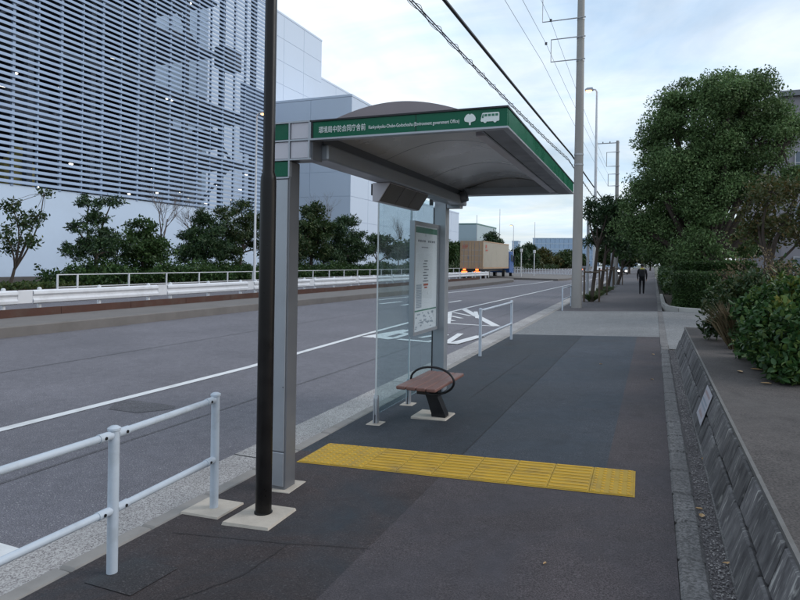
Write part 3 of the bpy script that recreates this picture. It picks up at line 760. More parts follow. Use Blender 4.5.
# vaulted roof
XA, XB, Z0, RISE = .20, 1.44, 2.672, .150
def arch(t, dz=0.0):
    x = XA + (XB - XA) * t; u = 2 * t - 1; return (x, Z0 + RISE * (1 - u * u) * (1 - .12 * u * u) + dz)
NA = 24
prof_o = [arch(i / NA, .02) for i in range(NA + 1)]; prof_i = [arch(i / NA) for i in range(NA + 1)]
m = MB(); m.mi = 0
def sheet(m, pr, y0, y1):
    m.add([(x, y0, z) for x, z in pr] + [(x, y1, z) for x, z in pr], [(i, i + 1, len(pr) + i + 1, len(pr) + i) for i in range(len(pr) - 1)])
NB = 3
for k in range(NB):
    y0 = .06 + (YE - .10) * k / NB; y1 = .06 + (YE - .10) * (k + 1) / NB
    mm = MB(); sheet(mm, prof_i, y0 + .003, y1 - .003); mm.build('ceiling_sheet', M['ceil'], SH, smooth=True)
sheet(m, prof_o, .05, YE - .02); m.build('roof_skin', M['mauve'], SH, smooth=True)
for y0 in (.047, YE - .032):
    m = MB(); m.prism([(XA, 2.62)] + [arch(i / NA, .022) for i in range(NA + 1)] + [(XB, 2.62)], 'y', y0, y0 + .012); m.build('gable_plate', M['mauve'], SH)
for k in range(1, NB):
    y0 = .06 + (YE - .10) * k / NB
    m = MB(); m.tube([(x, y0, z + .001) for x, z in prof_i], .004, 6); m.build('ceiling_joint', M['alu'], SH)
m = MB(); m.prism([(XA + .01, 2.642)] + [arch(i / NA, -.004) for i in range(1, NA)] + [(XB - .01, 2.642)], 'y', YE - .045, YE - .036); m.build('inner_gable', M['ceil'], SH)
sb('roof_deck', 'alu_dark', .166, .199, .166, YE - .031, 2.602, 2.74); 
m = MB(); m.box(1.4405, 1.4515, .0605, YE - .031, 2.661, 2.732); m.box(.2, 1.44, .031 + .03, YE - .04, 2.9, 2.901) if 0 else None; m.build('inner_upstand', M['alu_dark'], SH)
# lettering
def text(name, s, size, x, z, w, parent, mat, y=.0035, rz=0):
    cu = bpy.data.curves.new(name, 'FONT'); cu.body = s; cu.size = size; cu.extrude = .0008; cu.offset = .0002; cu.resolution_u = 3
    tmp = bpy.data.objects.new('tmp_text', cu); C.objects.link(tmp)
    dg = bpy.context.evaluated_depsgraph_get(); me = bpy.data.meshes.new_from_object(tmp.evaluated_get(dg))
    bpy.data.objects.remove(tmp)
    co = np.array([v.co for v in me.vertices]);
    if len(co) == 0: return None
    w0 = co[:, 0].max() - co[:, 0].min(); x0 = co[:, 0].min()
    k = w / w0
    for v in me.vertices: v.co = Vector(((v.co.x - x0) * k, -v.co.z, v.co.y))
    me.materials.clear(); me.materials.append(mat); me.name = name
    o = bpy.data.objects.new(name, me); C.objects.link(o); o.parent = parent; o.location = (x, y, z)
    return o
text('stop_name_lettering', '環境局中防合同庁舎前', .052, .243, 2.652, .372, fas, M['white'])
text('romanised_lettering', 'Kankyokyoku-Chubo-Godochosha (Environment government Office)', .034, .640, 2.655, .660, fas, M['white'])
m = MB()   # ginkgo emblem
cxg, czg = 1.372, 2.672
pts = [(cxg - .005, czg - .038), (cxg - .006, czg - .020)]
for a in np.linspace(R(205), R(-25), 25):
    rr = .037 * (1 + .05 * abs(math.sin(3.2 * (a - R(90)))) - (.22 if abs(a - R(90)) < .12 else 0)); pts.append((cxg + rr * math.cos(a), czg + .002 + rr * .92 * math.sin(a)))
pts += [(cxg + .006, czg - .020), (cxg + .005, czg - .038)]
m.prism(pts, 'y', .0028, .0056); m.build('leaf_emblem', M['white'], fas)
m = MB()   # bus pictogram
bx, bz = 1.444, 2.644
m.prism([(bx, bz + .012), (bx + .004, bz + .034), (bx + .010, bz + .060), (bx + .016, bz + .064), (bx + .118, bz + .064), (bx + .124, bz + .058), (bx + .124, bz + .010), (bx + .118, bz + .006), (bx + .006, bz + .006)], 'y', .0030, .0056)
for xx in (.030, .096): m.cyl((bx + xx, .0028, bz + .007), (bx + xx, .0056, bz + .007), .0105, n=12)
ic = m.build('bus_pictogram', M['white'], fas)
m = MB()
for k in range(4): m.box(bx + .026 + k * .024, bx + .044 + k * .024, .0018, .003, bz + .040, bz + .055)
m.prism([(bx + .008, bz + .036), (bx + .014, bz + .056), (bx + .020, bz + .056), (bx + .020, bz + .03), (bx + .010, bz + .03)], 'y', .0018, .003)
m.build('pictogram_windows', M['ink_g'], ic)
# glass back panels
XG = -.165
for (y0, y1) in ((2.06, 3.05), (3.058, 3.90)):
    gp = sb('glass_panel', 'glass', XG - .006, XG + .006, y0, y1, .10, 2.52)
    m = MB(); m.box(XG - .0075, XG + .0075, y0 - .004, y0 + .004, .10, 2.52); m.build('edge', M['glass_edge'], gp)
for y0 in (2.075, 3.05):
    m = MB(); m.prism([(y0 - .035, .0), (y0 + .035, .0), (y0 + .022, .27), (y0 + .005, .31), (y0 - .005, .31), (y0 - .022, .27)], 'x', XG - .022, XG - .008)
    m.prism([(y0 - .035, .0), (y0 + .035, .0), (y0 + .022, .27), (y0 + .005, .31), (y0 - .005, .31), (y0 - .022, .27)], 'x', XG + .008, XG + .022)
    fo = m.build('glass_clamp', M['alu'], SH)
    m = MB(); m.bbox(XG - .08, XG + .08, y0 - .09, y0 + .09, -.04, .012, b=.006); m.build('base_plate', M['conc_dirty'], fo)
for y0 in (2.1, 3.05, 3.8):
    sb('glass_hanger', 'blackm', XG - .02, XG + .02, y0 - .02, y0 + .03, 2.47, 2.55)
    sb('hanger_arm', 'alu_dark', XG + .02, .018, y0 - .01, y0 + .02, 2.515, 2.54)
# timetable case
tcase = thing('timetable_case', 'framed bus timetable case with white sheet and green bands on the glass', 'notice board', (-2.51, 3.945, -.010), .0143)
def tcb(name, mat, *a, b=None, parent=None): return box(name, M[mat], parent or tcase, *a, b=b)
TX, ty0, ty1, tz0, tz1 = -.105, 2.97, 3.93, .835, 2.215
tcb('back_panel', 'alu', TX - .04, TX - .006, ty0 + .02, ty1 - .02, tz0 + .02, tz1 - .02)
sheet_o = tcb('printed_sheet', 'paper', TX - .005, TX + .001, ty0 + .035, ty1 - .035, tz0 + .035, tz1 - .035)
m = MB()
m.box(TX - .045, TX + .018, ty0, ty0 + .04, tz0, tz1); m.box(TX - .045, TX + .018, ty1 - .04, ty1, tz0, tz1)
m.box(TX - .044, TX + .017, ty0 + .041, ty1 - .041, tz1 - .045, tz1); m.box(TX - .044, TX + .017, ty0 + .041, ty1 - .041, tz0, tz0 + .04)
m.build('frame', M['alu'], tcase)
def pr(name, mat, rects):
    mm = MB()
    for (a, b, c, d) in rects: mm.box(TX + .0015, TX + .003, ty0 + .04 + .88 * a, ty0 + .04 + .88 * b, tz0 + .04 + 1.295 * c, tz0 + .04 + 1.295 * d)
    tag(mm.build(name, M[mat], sheet_o), kind='stuff')
pr('green_band', 'ink_g', [(.02, .98, .93, .985), (.02, .98, .185, .198)])
pr('heading_print', 'ink', [(.15 + .085 * i, .15 + .085 * i + .055, .845, .865) for i in range(9) if i != 4] + [(.3 + .06 * i, .3 + .06 * i + .04, .79, .80) for i in range(5)])
pr('column_print', 'ink', [(.38 + (.04 if j % 3 == 0 else 0), .38 + random.uniform(.12, .24), .66 - .028 * j, .67 - .028 * j) for j in range(8)])
pr('red_print', 'ink_r', [(.40, .60, .425, .445), (.44, .56, .40, .415)])
pr('table_print', 'ink_l', [(.10, .32, .22 + .016 * j, .232 + .016 * j) for j in range(14)])
pr('map_print', 'ink_l', [(random.uniform(.06, .8), 0, random.uniform(.03, .15), 0) for j in range(0)] + [(a, a + random.uniform(.03, .14), c, c + random.uniform(.006, .02)) for a, c in [(random.uniform(.05, .82), random.uniform(.02, .16)) for _ in range(26)]])
pane = tcb('cover_pane', 'glass_clear', TX + .012, TX + .016, ty0 + .041, ty1 - .041, tz0 + .041, tz1 - .046)
# passenger information display hung under the beam
dsp = thing('information_display', 'wedge shaped display box hung under the shelter beam above the bench', 'display', (-2.51, 3.945, -.010), .0143)
pr_ = [(.05, 2.478), (.235, 2.478), (.215, 2.43), (.10, 2.305), (.05, 2.305)]
m = MB(); m.prism([(.02, 2.475), (.20, 2.475), (.085, 2.30), (.02, 2.30)], 'y', 1.48, 2.62); m.build('housing', M['alu_white'], dsp)
a, b = Vector((.20, 0, 2.475)), Vector((.085, 0, 2.30)); nrm = Vector((.175, 0, -.115)).normalized()
m = MB()
def dq(m, y0, y1, t0, t1, o0, o1):
    q = [a.lerp(b, t) + nrm * o for t in (t0, t1) for o in (o0, o1)]
    m.add([(p.x, y, p.z) for y in (y0, y1) for p in q], [(0, 1, 3, 2), (4, 5, 7, 6), (0, 1, 5, 4), (2, 3, 7, 6), (0, 2, 6, 4), (1, 3, 7, 5)])
for k in range(3): dq(m, 1.50 + k * .37, 1.86 + k * .37, .03, .97, .001, .008)
m.build('screen', M['grey_panel'], dsp)
m = MB(); m.box(-.005, .0195, 1.50, 1.56, 2.36, 2.47); m.build('bracket', M['blackm'], dsp)

# ================================================================== BENCH
bn = thing('bench', 'small brown plank bench with black hoop armrest behind the glass panel', 'bench', (-2.24, 6.52, pav(-2.24)))
zt = .455
for i in range(4):
    x0 = -2.405 + .108 * i
    box('seat_plank', M['slat_wood'], bn, x0, x0 + .100, 5.83 + .0 * i, 6.83, zt - .035, zt, b=.008)
m = MB(); m.box(-2.36, -2.02, 6.05, 6.10, zt - .066, zt - .036); m.box(-2.36, -2.02, 6.55, 6.60, zt - .066, zt - .036); m.box(-2.24, -2.14, 6.0, 6.66, zt - .10, zt - .067); m.build('seat_frame', M['blackm'], bn)
m = MB(); poly = [(-2.33, zt - .10), (-2.14, zt - .10), (-2.15, .25), (-2.06, .06), (-2.06, .012), (-2.21, .012), (-2.22, .07), (-2.27, .22)]
m.prism(poly, 'y', 6.40, 6.52); m.build('leg', M['blackm'], bn)
m = MB(); cxr, czr = -2.19, zt - .015
m.tube([(cxr + .245 * math.cos(t), 6.33, czr + .145 * math.sin(t)) for t in np.linspace(0, 2 * math.pi, 28, endpoint=False)], .0125, 8, closed=True); m.build('hoop_armrest', M['blackm'], bn, smooth=True)
m = MB(); m.bbox(-2.43, -2.03, 6.32, 6.68, -.01, .035, b=.01); m.build('footing', M['conc_dirty'], bn)

# ================================================================== BLACK LAMP POST
bp = thing('black_pole', 'tall glossy black round pole on a square footing in front of the shelter', 'pole', (-2.392, 3.512, .01))
m = MB(); m.lathe((-2.392, 3.512, 0), [(.054, .01), (.053, 2.235), (.050, 2.27), (.040, 2.30), (.038, 5.2)], 28); m.build('shaft', M['black'], bp, smooth=True)
m = MB(); m.add([(-2.56, 3.28, -.01), (-2.21, 3.30, .0), (-2.22, 3.66, .0), (-2.55, 3.65, -.01), (-2.55, 3.29, .022), (-2.22, 3.31, .032), (-2.23, 3.65, .032), (-2.54, 3.64, .022)], [(0, 1, 5, 4), (1, 2, 6, 5), (2, 3, 7, 6), (3, 0, 4, 7), (4, 5, 6, 7)])
m.build('footing', M['conc_dirty'], bp)
m = MB(); m.lathe((-2.392, 3.512, .0), [(.061, .024), (.061, .034), (.055, .038)], 24); m.build('collar', M['black'], bp)
for z in (2.31, 2.46):
    m = MB(); m.lathe((0, 0, 0), [(.002, -.006), (.009, -.003), (.009, .003), (.002, .006)], 8)
    put('bolt', m.mesh('bolt', M['steel']), (-2.392 - .037, 3.495, z), bp, (0, R(90), 0))
# arm + lamp head out of view completes the pole
m = MB(); m.tube([(-2.392, 3.512, 5.15), (-2.5, 3.485, 5.45), (-2.9, 3.485, 5.6), (-3.4, 3.485, 5.62)], [.037, .036, .035, .035], 10); hd_ = m.build('arm', M['black'], bp)
m = MB(); m.bbox(-3.9, -3.35, 3.38, 3.59, 5.57, 5.68, b=.03); m.build('lamp_head', M['black'], bp)

# ================================================================== PIPE FENCES
def pipe_fence(label, posts, h, ends=(False, False), r=.029, footing=None, zr=(.755, .345), group='white pipe fences along the kerb'):
    f = thing('pipe_fence', label, 'fence', (posts[0][0], posts[0][1], pav(posts[0][0])), 0, group)
    for i, (x, y) in enumerate(posts):
        z = pav(x) - .01
        m = MB(); m.lathe((x, y, z), [(r, -.02), (r, h - .012)], 14); p = m.build('post', M['pole_w'], f, smooth=True)
        m = MB(); m.lathe((x, y, z + h - .012), [(r + .001, 0), (r + .006, .002), (r + .006, .014), (r * .7, .024), (.004, .027)], 14); m.build('cap', M['pole_w'], p, smooth=True)
        if footing and i in footing:
            w = .15; m = MB(); m.add([(x - w - .02, y - w, z - .02), (x + w, y - w, z - .02), (x + w, y + w, z - .02), (x - w - .02, y + w, z - .02), (x - w - .01, y - w + .01, z + .018), (x + w - .01, y - w + .01, z + .028), (x + w - .01, y + w - .01, z + .028), (x - w - .01, y + w - .01, z + .018)], [(0, 1, 5, 4), (1, 2, 6, 5), (2, 3, 7, 6), (3, 0, 4, 7), (4, 5, 6, 7)])
            m.build('footing', M['conc_dirty'], f)
    for (a, b) in zip(posts[:-1], posts[1:]):
        for zz in zr:
            A = Vector((a[0], a[1], pav(a[0]) + zz)); B = Vector((b[0], b[1], pav(b[0]) + zz)); d = (B - A).normalized()
            m = MB(); m.cyl(A + d * .05, B - d * .05, .0205, n=12); rl = m.build('rail', M['pole_w'], f, smooth=True)
            for q, s in ((A, 1), (B, -1)):
                m = MB(); m.cyl(q + d * s * .02, q + d * s * .105, .0245, n=12); sl2 = m.build('sleeve', M['pole_w'], rl, smooth=True)
                mid = q + d * s * .075; m.v = []; m.f = []; m.m = []
                m.cyl(mid, mid + Vector((d.y, -d.x, 0)) * .0275, .009, n=8); m.build('bolt', M['blackm'], rl)
    return f
pipe_fence('white two rail pipe fence in the near left foreground beside the black pole', [(-2.66, -.6), (-2.709, 2.554), (-2.78, 3.49)], .80, footing=(2,))
pipe_fence('white two rail pipe fence beyond the shelter before the driveway', [(-2.95, 11.2), (-2.97, 14.0)], .88, zr=(.84, .36))
pipe_fence('short white pipe fence beside the concrete utility pole', [(-3.12, 23.6), (-3.14, 26.3)], .86, zr=(.82, .40))

# ================================================================== UTILITY POLES, LAMPS, WIRES
UY = 25.2; UX = -2.79
up_ = thing('utility_pole', 'tall concrete utility pole with wire brackets between fence and street trees', 'utility pole', (UX, UY, 0))
m = MB(); m.lathe((UX, UY, -.02), [(.205, 0), (.195, 1.5), (.125, 13.6), (.12, 13.65)], 20); m.build('shaft', M['concpole'], up_, smooth=True)
for z in (9.68, 10.57, 11.3, 6.0, 5.6, 12.4, 13.2):
    r_ = .204 - .006 * z; m = MB(); m.lathe((UX, UY, z), [(r_ + .012, -.03), (r_ + .012, .03)], 16); m.build('band', M['steel'], up_)
def bracket(parent, x, y, z0, z1, xo, r=.024):
    m = MB(); m.tube([(x - .1, y - .16, z0), (xo, y - .16, z0), (xo, y - .16, z1), (x - .1, y - .16, z1)], r, 6); m.cyl((x + .2, y - .16, z0), (x - .12, y - .16, z0), r, n=6); m.cyl((x + .2, y - .16, z1), (x - .12, y - .16, z1), r, n=6)
    return m.build('bracket', M['steel'], parent)
bracket(up_, UX, UY, 11.32, 12.45, -4.25); bracket(up_, UX, UY, 9.70, 10.58, -3.90)
def insul(parent, p):
    m = MB(); m.lathe(p, [(.03, 0), (.06, .02), (.03, .05), (.06, .08), (.03, .11)], 10); m.build('insulator', M['alu_dark'], parent)
for p in ((-4.1, UY - .16, 10.4), (-4.25, UY - .16, 12.45), (-3.93, UY - .16, 11.30)): insul(up_, p)
P2 = Vector((-3.15, 58.5, -.02))
up2 = thing('utility_pole', 'more distant grey utility pole with wire brackets rising behind the street trees', 'utility pole', P2)
m = MB(); m.lathe(P2, [(.20, 0), (.19, 1.5), (.13, 12.7), (.12, 12.75)], 16); m.build('shaft', M['concpole'], up2, smooth=True)
bracket(up2, P2.x, P2.y, 10.45, 11.7, -4.05, .035); bracket(up2, P2.x, P2.y, 8.85, 10.0, -4.15, .035) if 0 else bracket(up2, P2.x, P2.y, 8.7, 9.75, -3.9, .035)
m = MB(); m.tube([(-3.0, P2.y, 12.55), (-5.0, P2.y, 12.55)], .04, 6); m.build('cross_arm', M['steel'], up2)
for x in (-4.9, -4.4, -3.8): insul(up2, (x, P2.y, 12.59))
def wire(name, label, pts, r, mat, sag=.0, group='overhead wires', n=14, twist=None):
    P = []
    for (a, b) in zip(pts[:-1], pts[1:]):
        a, b = Vector(a), Vector(b)
        for i in range(n + 1):
            if P and i == 0: continue
            t = i / n; P.append(a.lerp(b, t) - Vector((0, 0, 4 * sag * t * (1 - t))))
    m = MB(); m.tube(P, r, 5)
    if twist:
        Q = []; k = len(P) * 14
        for i in range(k):
            t = i / (k - 1) * (len(P) - 1); j = min(int(t), len(P) - 2); p = P[j].lerp(P[j + 1], t - j); a = i * .62
            Q.append(p + Vector((math.cos(a), 0, math.sin(a))) * twist)
        m.tube(Q, r * .55, 3)
    o = m.build(name, M[mat]); return tag(o, label, 'wire', group)
wire('cable_bundle', 'thick black cable bundle running from the utility pole overhead towards the viewer', [(-3.05, -8, 5.75), (-3.05, UY - .2, 5.98), (-3.2, P2.y - .2, 6.1)], .032, 'wire', .12, n=20)
wire('spiral_cable', 'thin spiral wrapped cable below the thick black bundle', [(-3.18, -8, 5.45), (-3.18, UY - .2, 5.85), (-3.3, P2.y - .2, 5.7)], .010, 'wire', .28, n=26, twist=.035)
wire('spiral_cable', 'second thin spiral cable lowest of the overhead cables', [(-3.12, -8, 5.30), (-3.12, UY - .2, 5.72), (-3.25, P2.y - .2, 5.5)], .009, 'wire', .25, n=26, twist=.022)
for k, (x, z, x2, z2, lab) in enumerate(((-4.1, 10.45, -3.9, 9.75, 'thin grey wire held by the insulator left of the utility pole'), (-3.93, 11.34, -4.05, 10.45, 'upper thin grey wire from the top bracket of the pole'), (-4.24, 9.75, -3.9, 8.7, 'lowest thin grey wire left of the pole brackets'))):
    wire('power_line', lab, [(x - .3, -12, z), (x, UY - .16, z), (x2, P2.y, z2)], .007, 'wire_g', .15)
def street_lamp(label, base, h, head, group='lit street lamps'):
    B = Vector(base); t = thing('street_lamp', label, 'street lamp', base, 0, group); s = math.copysign(1, head)
    m = MB(); m.tube([B, B + Vector((0, 0, h * .5)), B + Vector((0, 0, h - .15)), B + Vector((head * .12, 0, h - .02)), B + Vector((head * .4, 0, h + .02))], [.10, .075, .05, .042, .036], 10); m.build('pole', M['pole_far'], t, smooth=True)
    m = MB(); m.prism([(B.x + head * .3, B.z + h - .04), (B.x + head * .35, B.z + h + .09), (B.x + head * .8, B.z + h + .09), (B.x + head, B.z + h + .02), (B.x + head, B.z + h - .04)], 'y', B.y - .14, B.y + .14)
    m.build('head', M['alu'], t)
    m = MB(); x0, x1 = sorted((B.x + head * .42, B.x + head * .96)); m.lathe((0, 0, 0), [(.03, -.10), (.10, -.06), (.13, 0)], 12)
    me_ = m.mesh('lamp', M['lamp_warm'], smooth=True)
    put('lamp', me_, ((x0 + x1) / 2, B.y, B.z + h - .045), t, scale=(abs(head) * 2.0, 1, 1))
    return t
street_lamp('glowing street lamp on a slim pole above the trees right of the utility pole', (-2.98, 35, 0), 11.15, -.62)
street_lamp('glowing orange street lamp in front of the louvered building across the road', (-26.2, 36.9, 0), 12.0, .75)
street_lamp('small far street lamp rising behind the truck', (-27.0, 128, 0), 9.5, -.8)

# ================================================================== BUILDINGS
LX, LY0, LY1, LZ0, PIT = -45.0, 14.0, 65.2, 7.05, .47
lb = thing('louvered_building', 'huge industrial building clad in pale blue horizontal louvers on the left', 'building', (LX, 40, 0))
NS = 64
sm = MB().prism([(-.04, -.11), (.05, -.135), (.05, -.08), (-.02, .12), (-.06, .12)], 'y', LY0, LY1).mesh('slat', M['louver'], (0, 40, 0))
for i in range(NS): put('slat', sm, (LX + .02, 40, LZ0 + PIT * (i + .5)), lb)
ztop = LZ0 + PIT * NS
y = LY0; k = 0
while y <= LY1 + .1:
    w = .11 if k % 2 else .06
    box('mullion', M['louver'], lb, LX - .26, LX - .06, y - w, y + w, LZ0 - .1, ztop + .2)
    y += 2.05; k += 1
box('base_wall', M['basewall'], lb, LX - .6, LX - .1, LY0, LY1 + 6, 0, LZ0)
box('roof', M['ivory'], lb, LX - 30, LX, LY0, LY1, ztop + .2, ztop + .8)
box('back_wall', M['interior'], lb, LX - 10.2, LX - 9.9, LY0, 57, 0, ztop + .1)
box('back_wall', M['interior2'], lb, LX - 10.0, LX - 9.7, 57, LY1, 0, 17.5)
for z in (LZ0 - .35, 12.9, 18.6, 24.4, 30.2):
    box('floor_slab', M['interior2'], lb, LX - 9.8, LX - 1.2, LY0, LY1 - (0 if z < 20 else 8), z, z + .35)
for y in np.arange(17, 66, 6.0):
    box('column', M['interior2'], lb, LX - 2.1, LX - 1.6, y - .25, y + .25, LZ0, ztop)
random.seed(21)
for (y, z, s) in ((22, 13.2, 1), (28, 7.4, 1), (40, 13.2, 1), (46, 18.9, 1), (46, 7.4, -1), (52, 7.4, 1), (58, 13.2, -1), (34, 18.9, 1), (58, 7.4, 1), (40, 24.7, 1), (52, 24.7, -1)):
    m = MB(); m.cyl((LX - 1.85, y - 3 * s, z), (LX - 1.85, y + 3 * s, z + 5.3), .16, n=6); m.build('brace', M['interior2'], lb)
for (px, py) in ((72, 59), (15, 73), (18, 77), (66, 60), (167, 99), (171, 100), (36, 187), (30, 186), (71, 164), (90, 173), (152, 169), (196, 166), (216, 185), (213, 165), (121, 195), (129, 194), (157, 193), (188, 199), (206, 203), (3, 86), (113, 58), (190, 3), (183, 10), (60, 88), (246, 175), (232, 200), (240, 190), (140, 205), (180, 193)):
    q = OX(px, py, LX - 3.0)
    m = MB(); w_ = random.uniform(.08, .26); m.bbox(q[0] - .1, q[0] + .1, q[1] - w_, q[1] + w_, q[2] - .06, q[2] + .06, b=.03); m.build('lamp', M['lamp_cool'], lb)
q = OX(17, 165, LX - 3.4); m = MB(); m.lathe((q[0], q[1], LZ0), [(1.3, 0), (1.3, 2.0), (.55, 3.2), (.5, 3.6)], 14); m.build('hopper', M['ochre'], lb)
for (px, py, w, h) in ((95, 90, 2.2, 1.0), (175, 45, 3.5, 2.2), (158, 120, 2.5, 3.0), (228, 60, 3, 2.6), (60, 140, 3, 2.2), (196, 104, 1.2, 1.4), (205, 140, 2.4, 2.0), (20, 100, 4, 2.0), (130, 30, 3.0, 1.5), (100, 170, 2.5, 1.5)):
    q = OX(px, py, LX - 5); m = MB(); m.bbox(q[0] - 1, q[0] + 1, q[1] - w / 2, q[1] + w / 2, q[2] - h / 2, q[2] + h / 2, b=.1); m.build('machine', M['interior3'], lb)
box('end_panel', M['louver'], lb, LX - .32, LX - .27, 60.5, LY1, 14.2, 22.6)

def block(label, x0, x1, y0, y1, h, mat='ivory', joints=True, trim=None, group=None, win=None, name='industrial_block'):
    t = thing(name, label, 'building', ((x0 + x1) / 2, (y0 + y1) / 2, 0), 0, group)
    # cladding panels separated by narrow recessed joints
    box('wall', M[mat], t, x0 + .06, x1 - .06, y0 + .06, y1 - .06, 0, h - .05)
    if joints:
        nz = max(2, round(h / 4.2)); ny = max(2, round((y1 - y0) / 7)); nxx = max(2, round((x1 - x0) / 7))
        for k in range(nz):
            za, zb = h * k / nz + .03, h * (k + 1) / nz - .03
            for j in range(ny):
                ya, yb = y0 + (y1 - y0) * j / ny, y0 + (y1 - y0) * (j + 1) / ny
                box('cladding_panel', M[mat], t, x1 - .06, x1, ya + .03, yb - .03, za, zb)
            for j in range(nxx):
                xa, xb = x0 + (x1 - x0) * j / nxx, x0 + (x1 - x0) * (j + 1) / nxx
                box('cladding_panel', M[mat], t, xa + .03, xb - .03, y0, y0 + .06, za, zb)
    box('roof_edge', M[trim or mat], t, x0 - .05, x1 + .05, y0 - .05, y1 + .05, h, h + .35)
    return t
q = OX(352, 94, -45.0)
block('wide white clad block behind the shelter, its corner above the green board', -75, -45, q[1], OX(412, 120, -45)[1], q[2] - .35)
q = OX(322, 40, -62.0); block('tallest white clad block rising beside the louvered building', -85, -62, q[1] - 34, q[1], q[2] - .35, 'ivory2')
q2 = OX(324, 78, -62.0); block('white clad block stepping down behind the arched shelter roof', -85, -62.2, q[1] + .2, q[1] + 32, q2[2] - .35, 'ivory2')
q = OX(424, 203, -45.0); q2 = OX(459, 211, -45.0); block('low white clad block seen through the shelter glass beside the far post', -75, -45, OX(412, 200, -45)[1] + .5, q2[1], q[2] - .4)
M['pale_wall'] = pm('pale_green_wall', (.36, .44, .47), .7, 0, .03, .1, .1, .1)
M['trim_g'] = pm('grey_green_trim', (.10, .20, .18), .6)
q = OX(477, 223, -45.0)
block('pale greenish shed with dark green roof edge behind the container truck', -62, -45, q[1], OX(494, 227, -45)[1] + 3, q[2] - .4, 'pale_wall', True, 'trim_g')
# distant offices
def glass_tower(label, x0, x1, y0, y1, h, mat, nf, nb, name='office_building'):
    t = thing(name, label, 'building', ((x0 + x1) / 2, (y0 + y1) / 2, 0)); box('core', M[mat], t, x0 + .3, x1 - .3, y0 + .3, y1, 0, h)
    fh = h / nf
    for i in range(nf):
        box('spandrel', M['blue_frame'], t, x0, x1 + .002, y0, y0 + .5, fh * i, fh * i + fh * .22)
        for j in range(nb):
            xa, xb = x0 + (x1 - x0) * j / nb, x0 + (x1 - x0) * (j + 1) / nb
            box('window', M['blue_glass'], t, xa + .15, xb - .15, y0 + .05, y0 + .29, fh * i + fh * .22 + .02, fh * (i + 1) - .02)
    box('roof', M['blue_frame'], t, x0 - .1, x1 + .1, y0 - .1, y1 + .1, h, h + .5)
    return t
M['blue_frame'] = pm('blue_facade_frame', (.38, .47, .58), .6, 0, .03, .05, .05, .1)  # distance haze is put into these pale facade colours
M['blue_glass'] = pm('blue_facade_glass', (.29, .40, .55), .25, 0, .12, .06, .05, .1, spec=.6)
glass_tower('pale blue glass office building far down the road left of the utility pole', -72, -33, 400, 430, 17.3, 'blue_frame', 5, 14)
glass_tower('low bluish building far beyond the street trees', -31, -10, 420, 440, 14.0, 'blue_frame', 4, 8)
q = OY(512, 240, 500.0); glass_tower('small grey tower block on the horizon right of the truck', q[0], q[0] + 5.2, 500, 510, 19.0, 'blue_frame', 6, 3, 'tower_block')
glass_tower('long white low building behind the far roadside trees', -62, -38, 330, 345, 7.5, 'ivory', 2, 8)
def mast(label, px, ytop, Y, r=.25):
    q = OY(px, ytop, Y); t = thing('mast', label, 'mast', (q[0], Y, 0), 0, 'thin masts on the horizon'); m = MB(); m.cyl((q[0], Y, 0), (q[0], Y, q[2]), r, r * .5, n=6); m.build('shaft', M['alu'], t)
    m = MB(); m.lathe((q[0], Y, q[2] * .55), [(r * 1.1, 0), (r * 1.1, .3)], 8); m.build('collar', M['alu'], t)
mast('slim mast standing behind the pale green shed', 477, 215, 160, .13); mast('tall thin mast between the shed and the tower block', 500, 209, 220, .16); mast('thin mast above the blue glass office', 535, 222, 380, .25)
# right-hand building behind the big tree
M['lilac'] = pm('lilac_grey_wall', (.26, .245, .265), .75, 0, .05, .3, .15, .2)
M['frame_w'] = pm('window_frame_pale', (.50, .50, .52), .5)
M['win'] = pm('window_pane', (.07, .10, .14), .12, 0, .1, .5, .05, 1, spec=.8)
rb = thing('grey_building', 'lilac grey building with gridded windows behind the big tree at right', 'building', (20, 55, 0))
h0 = OY(787, 97, 46.0)[2]; xl = OY(784, 97, 46.0)[0]
box('wall', M['lilac'], rb, xl, xl + 30, 46, 70, 0, h0)
box('parapet', M['alu_dark'], rb, xl - .3, xl + 30.3, 45.7, 70.3, h0 + .002, h0 + .35)
for fl in range(3):
    for j in range(7):
        x0 = xl + .62 + j * 4.0; z0 = .9 + fl * 3.35
        w = box('window', M['win'], rb, x0, x0 + 2.6, 45.90, 45.995, z0, z0 + 1.5)
        m = MB()
        for i in range(5): m.box(x0 + 2.55 * i / 4, x0 + 2.55 * i / 4 + .06, 45.84, 45.899, z0, z0 + 1.5)
        for i in range(3): m.box(x0 + .002, x0 + 2.6, 45.85, 45.89, z0 + 1.44 * i / 2, z0 + 1.44 * i / 2 + .05)
        m.build('frame', M['frame_w'], w)

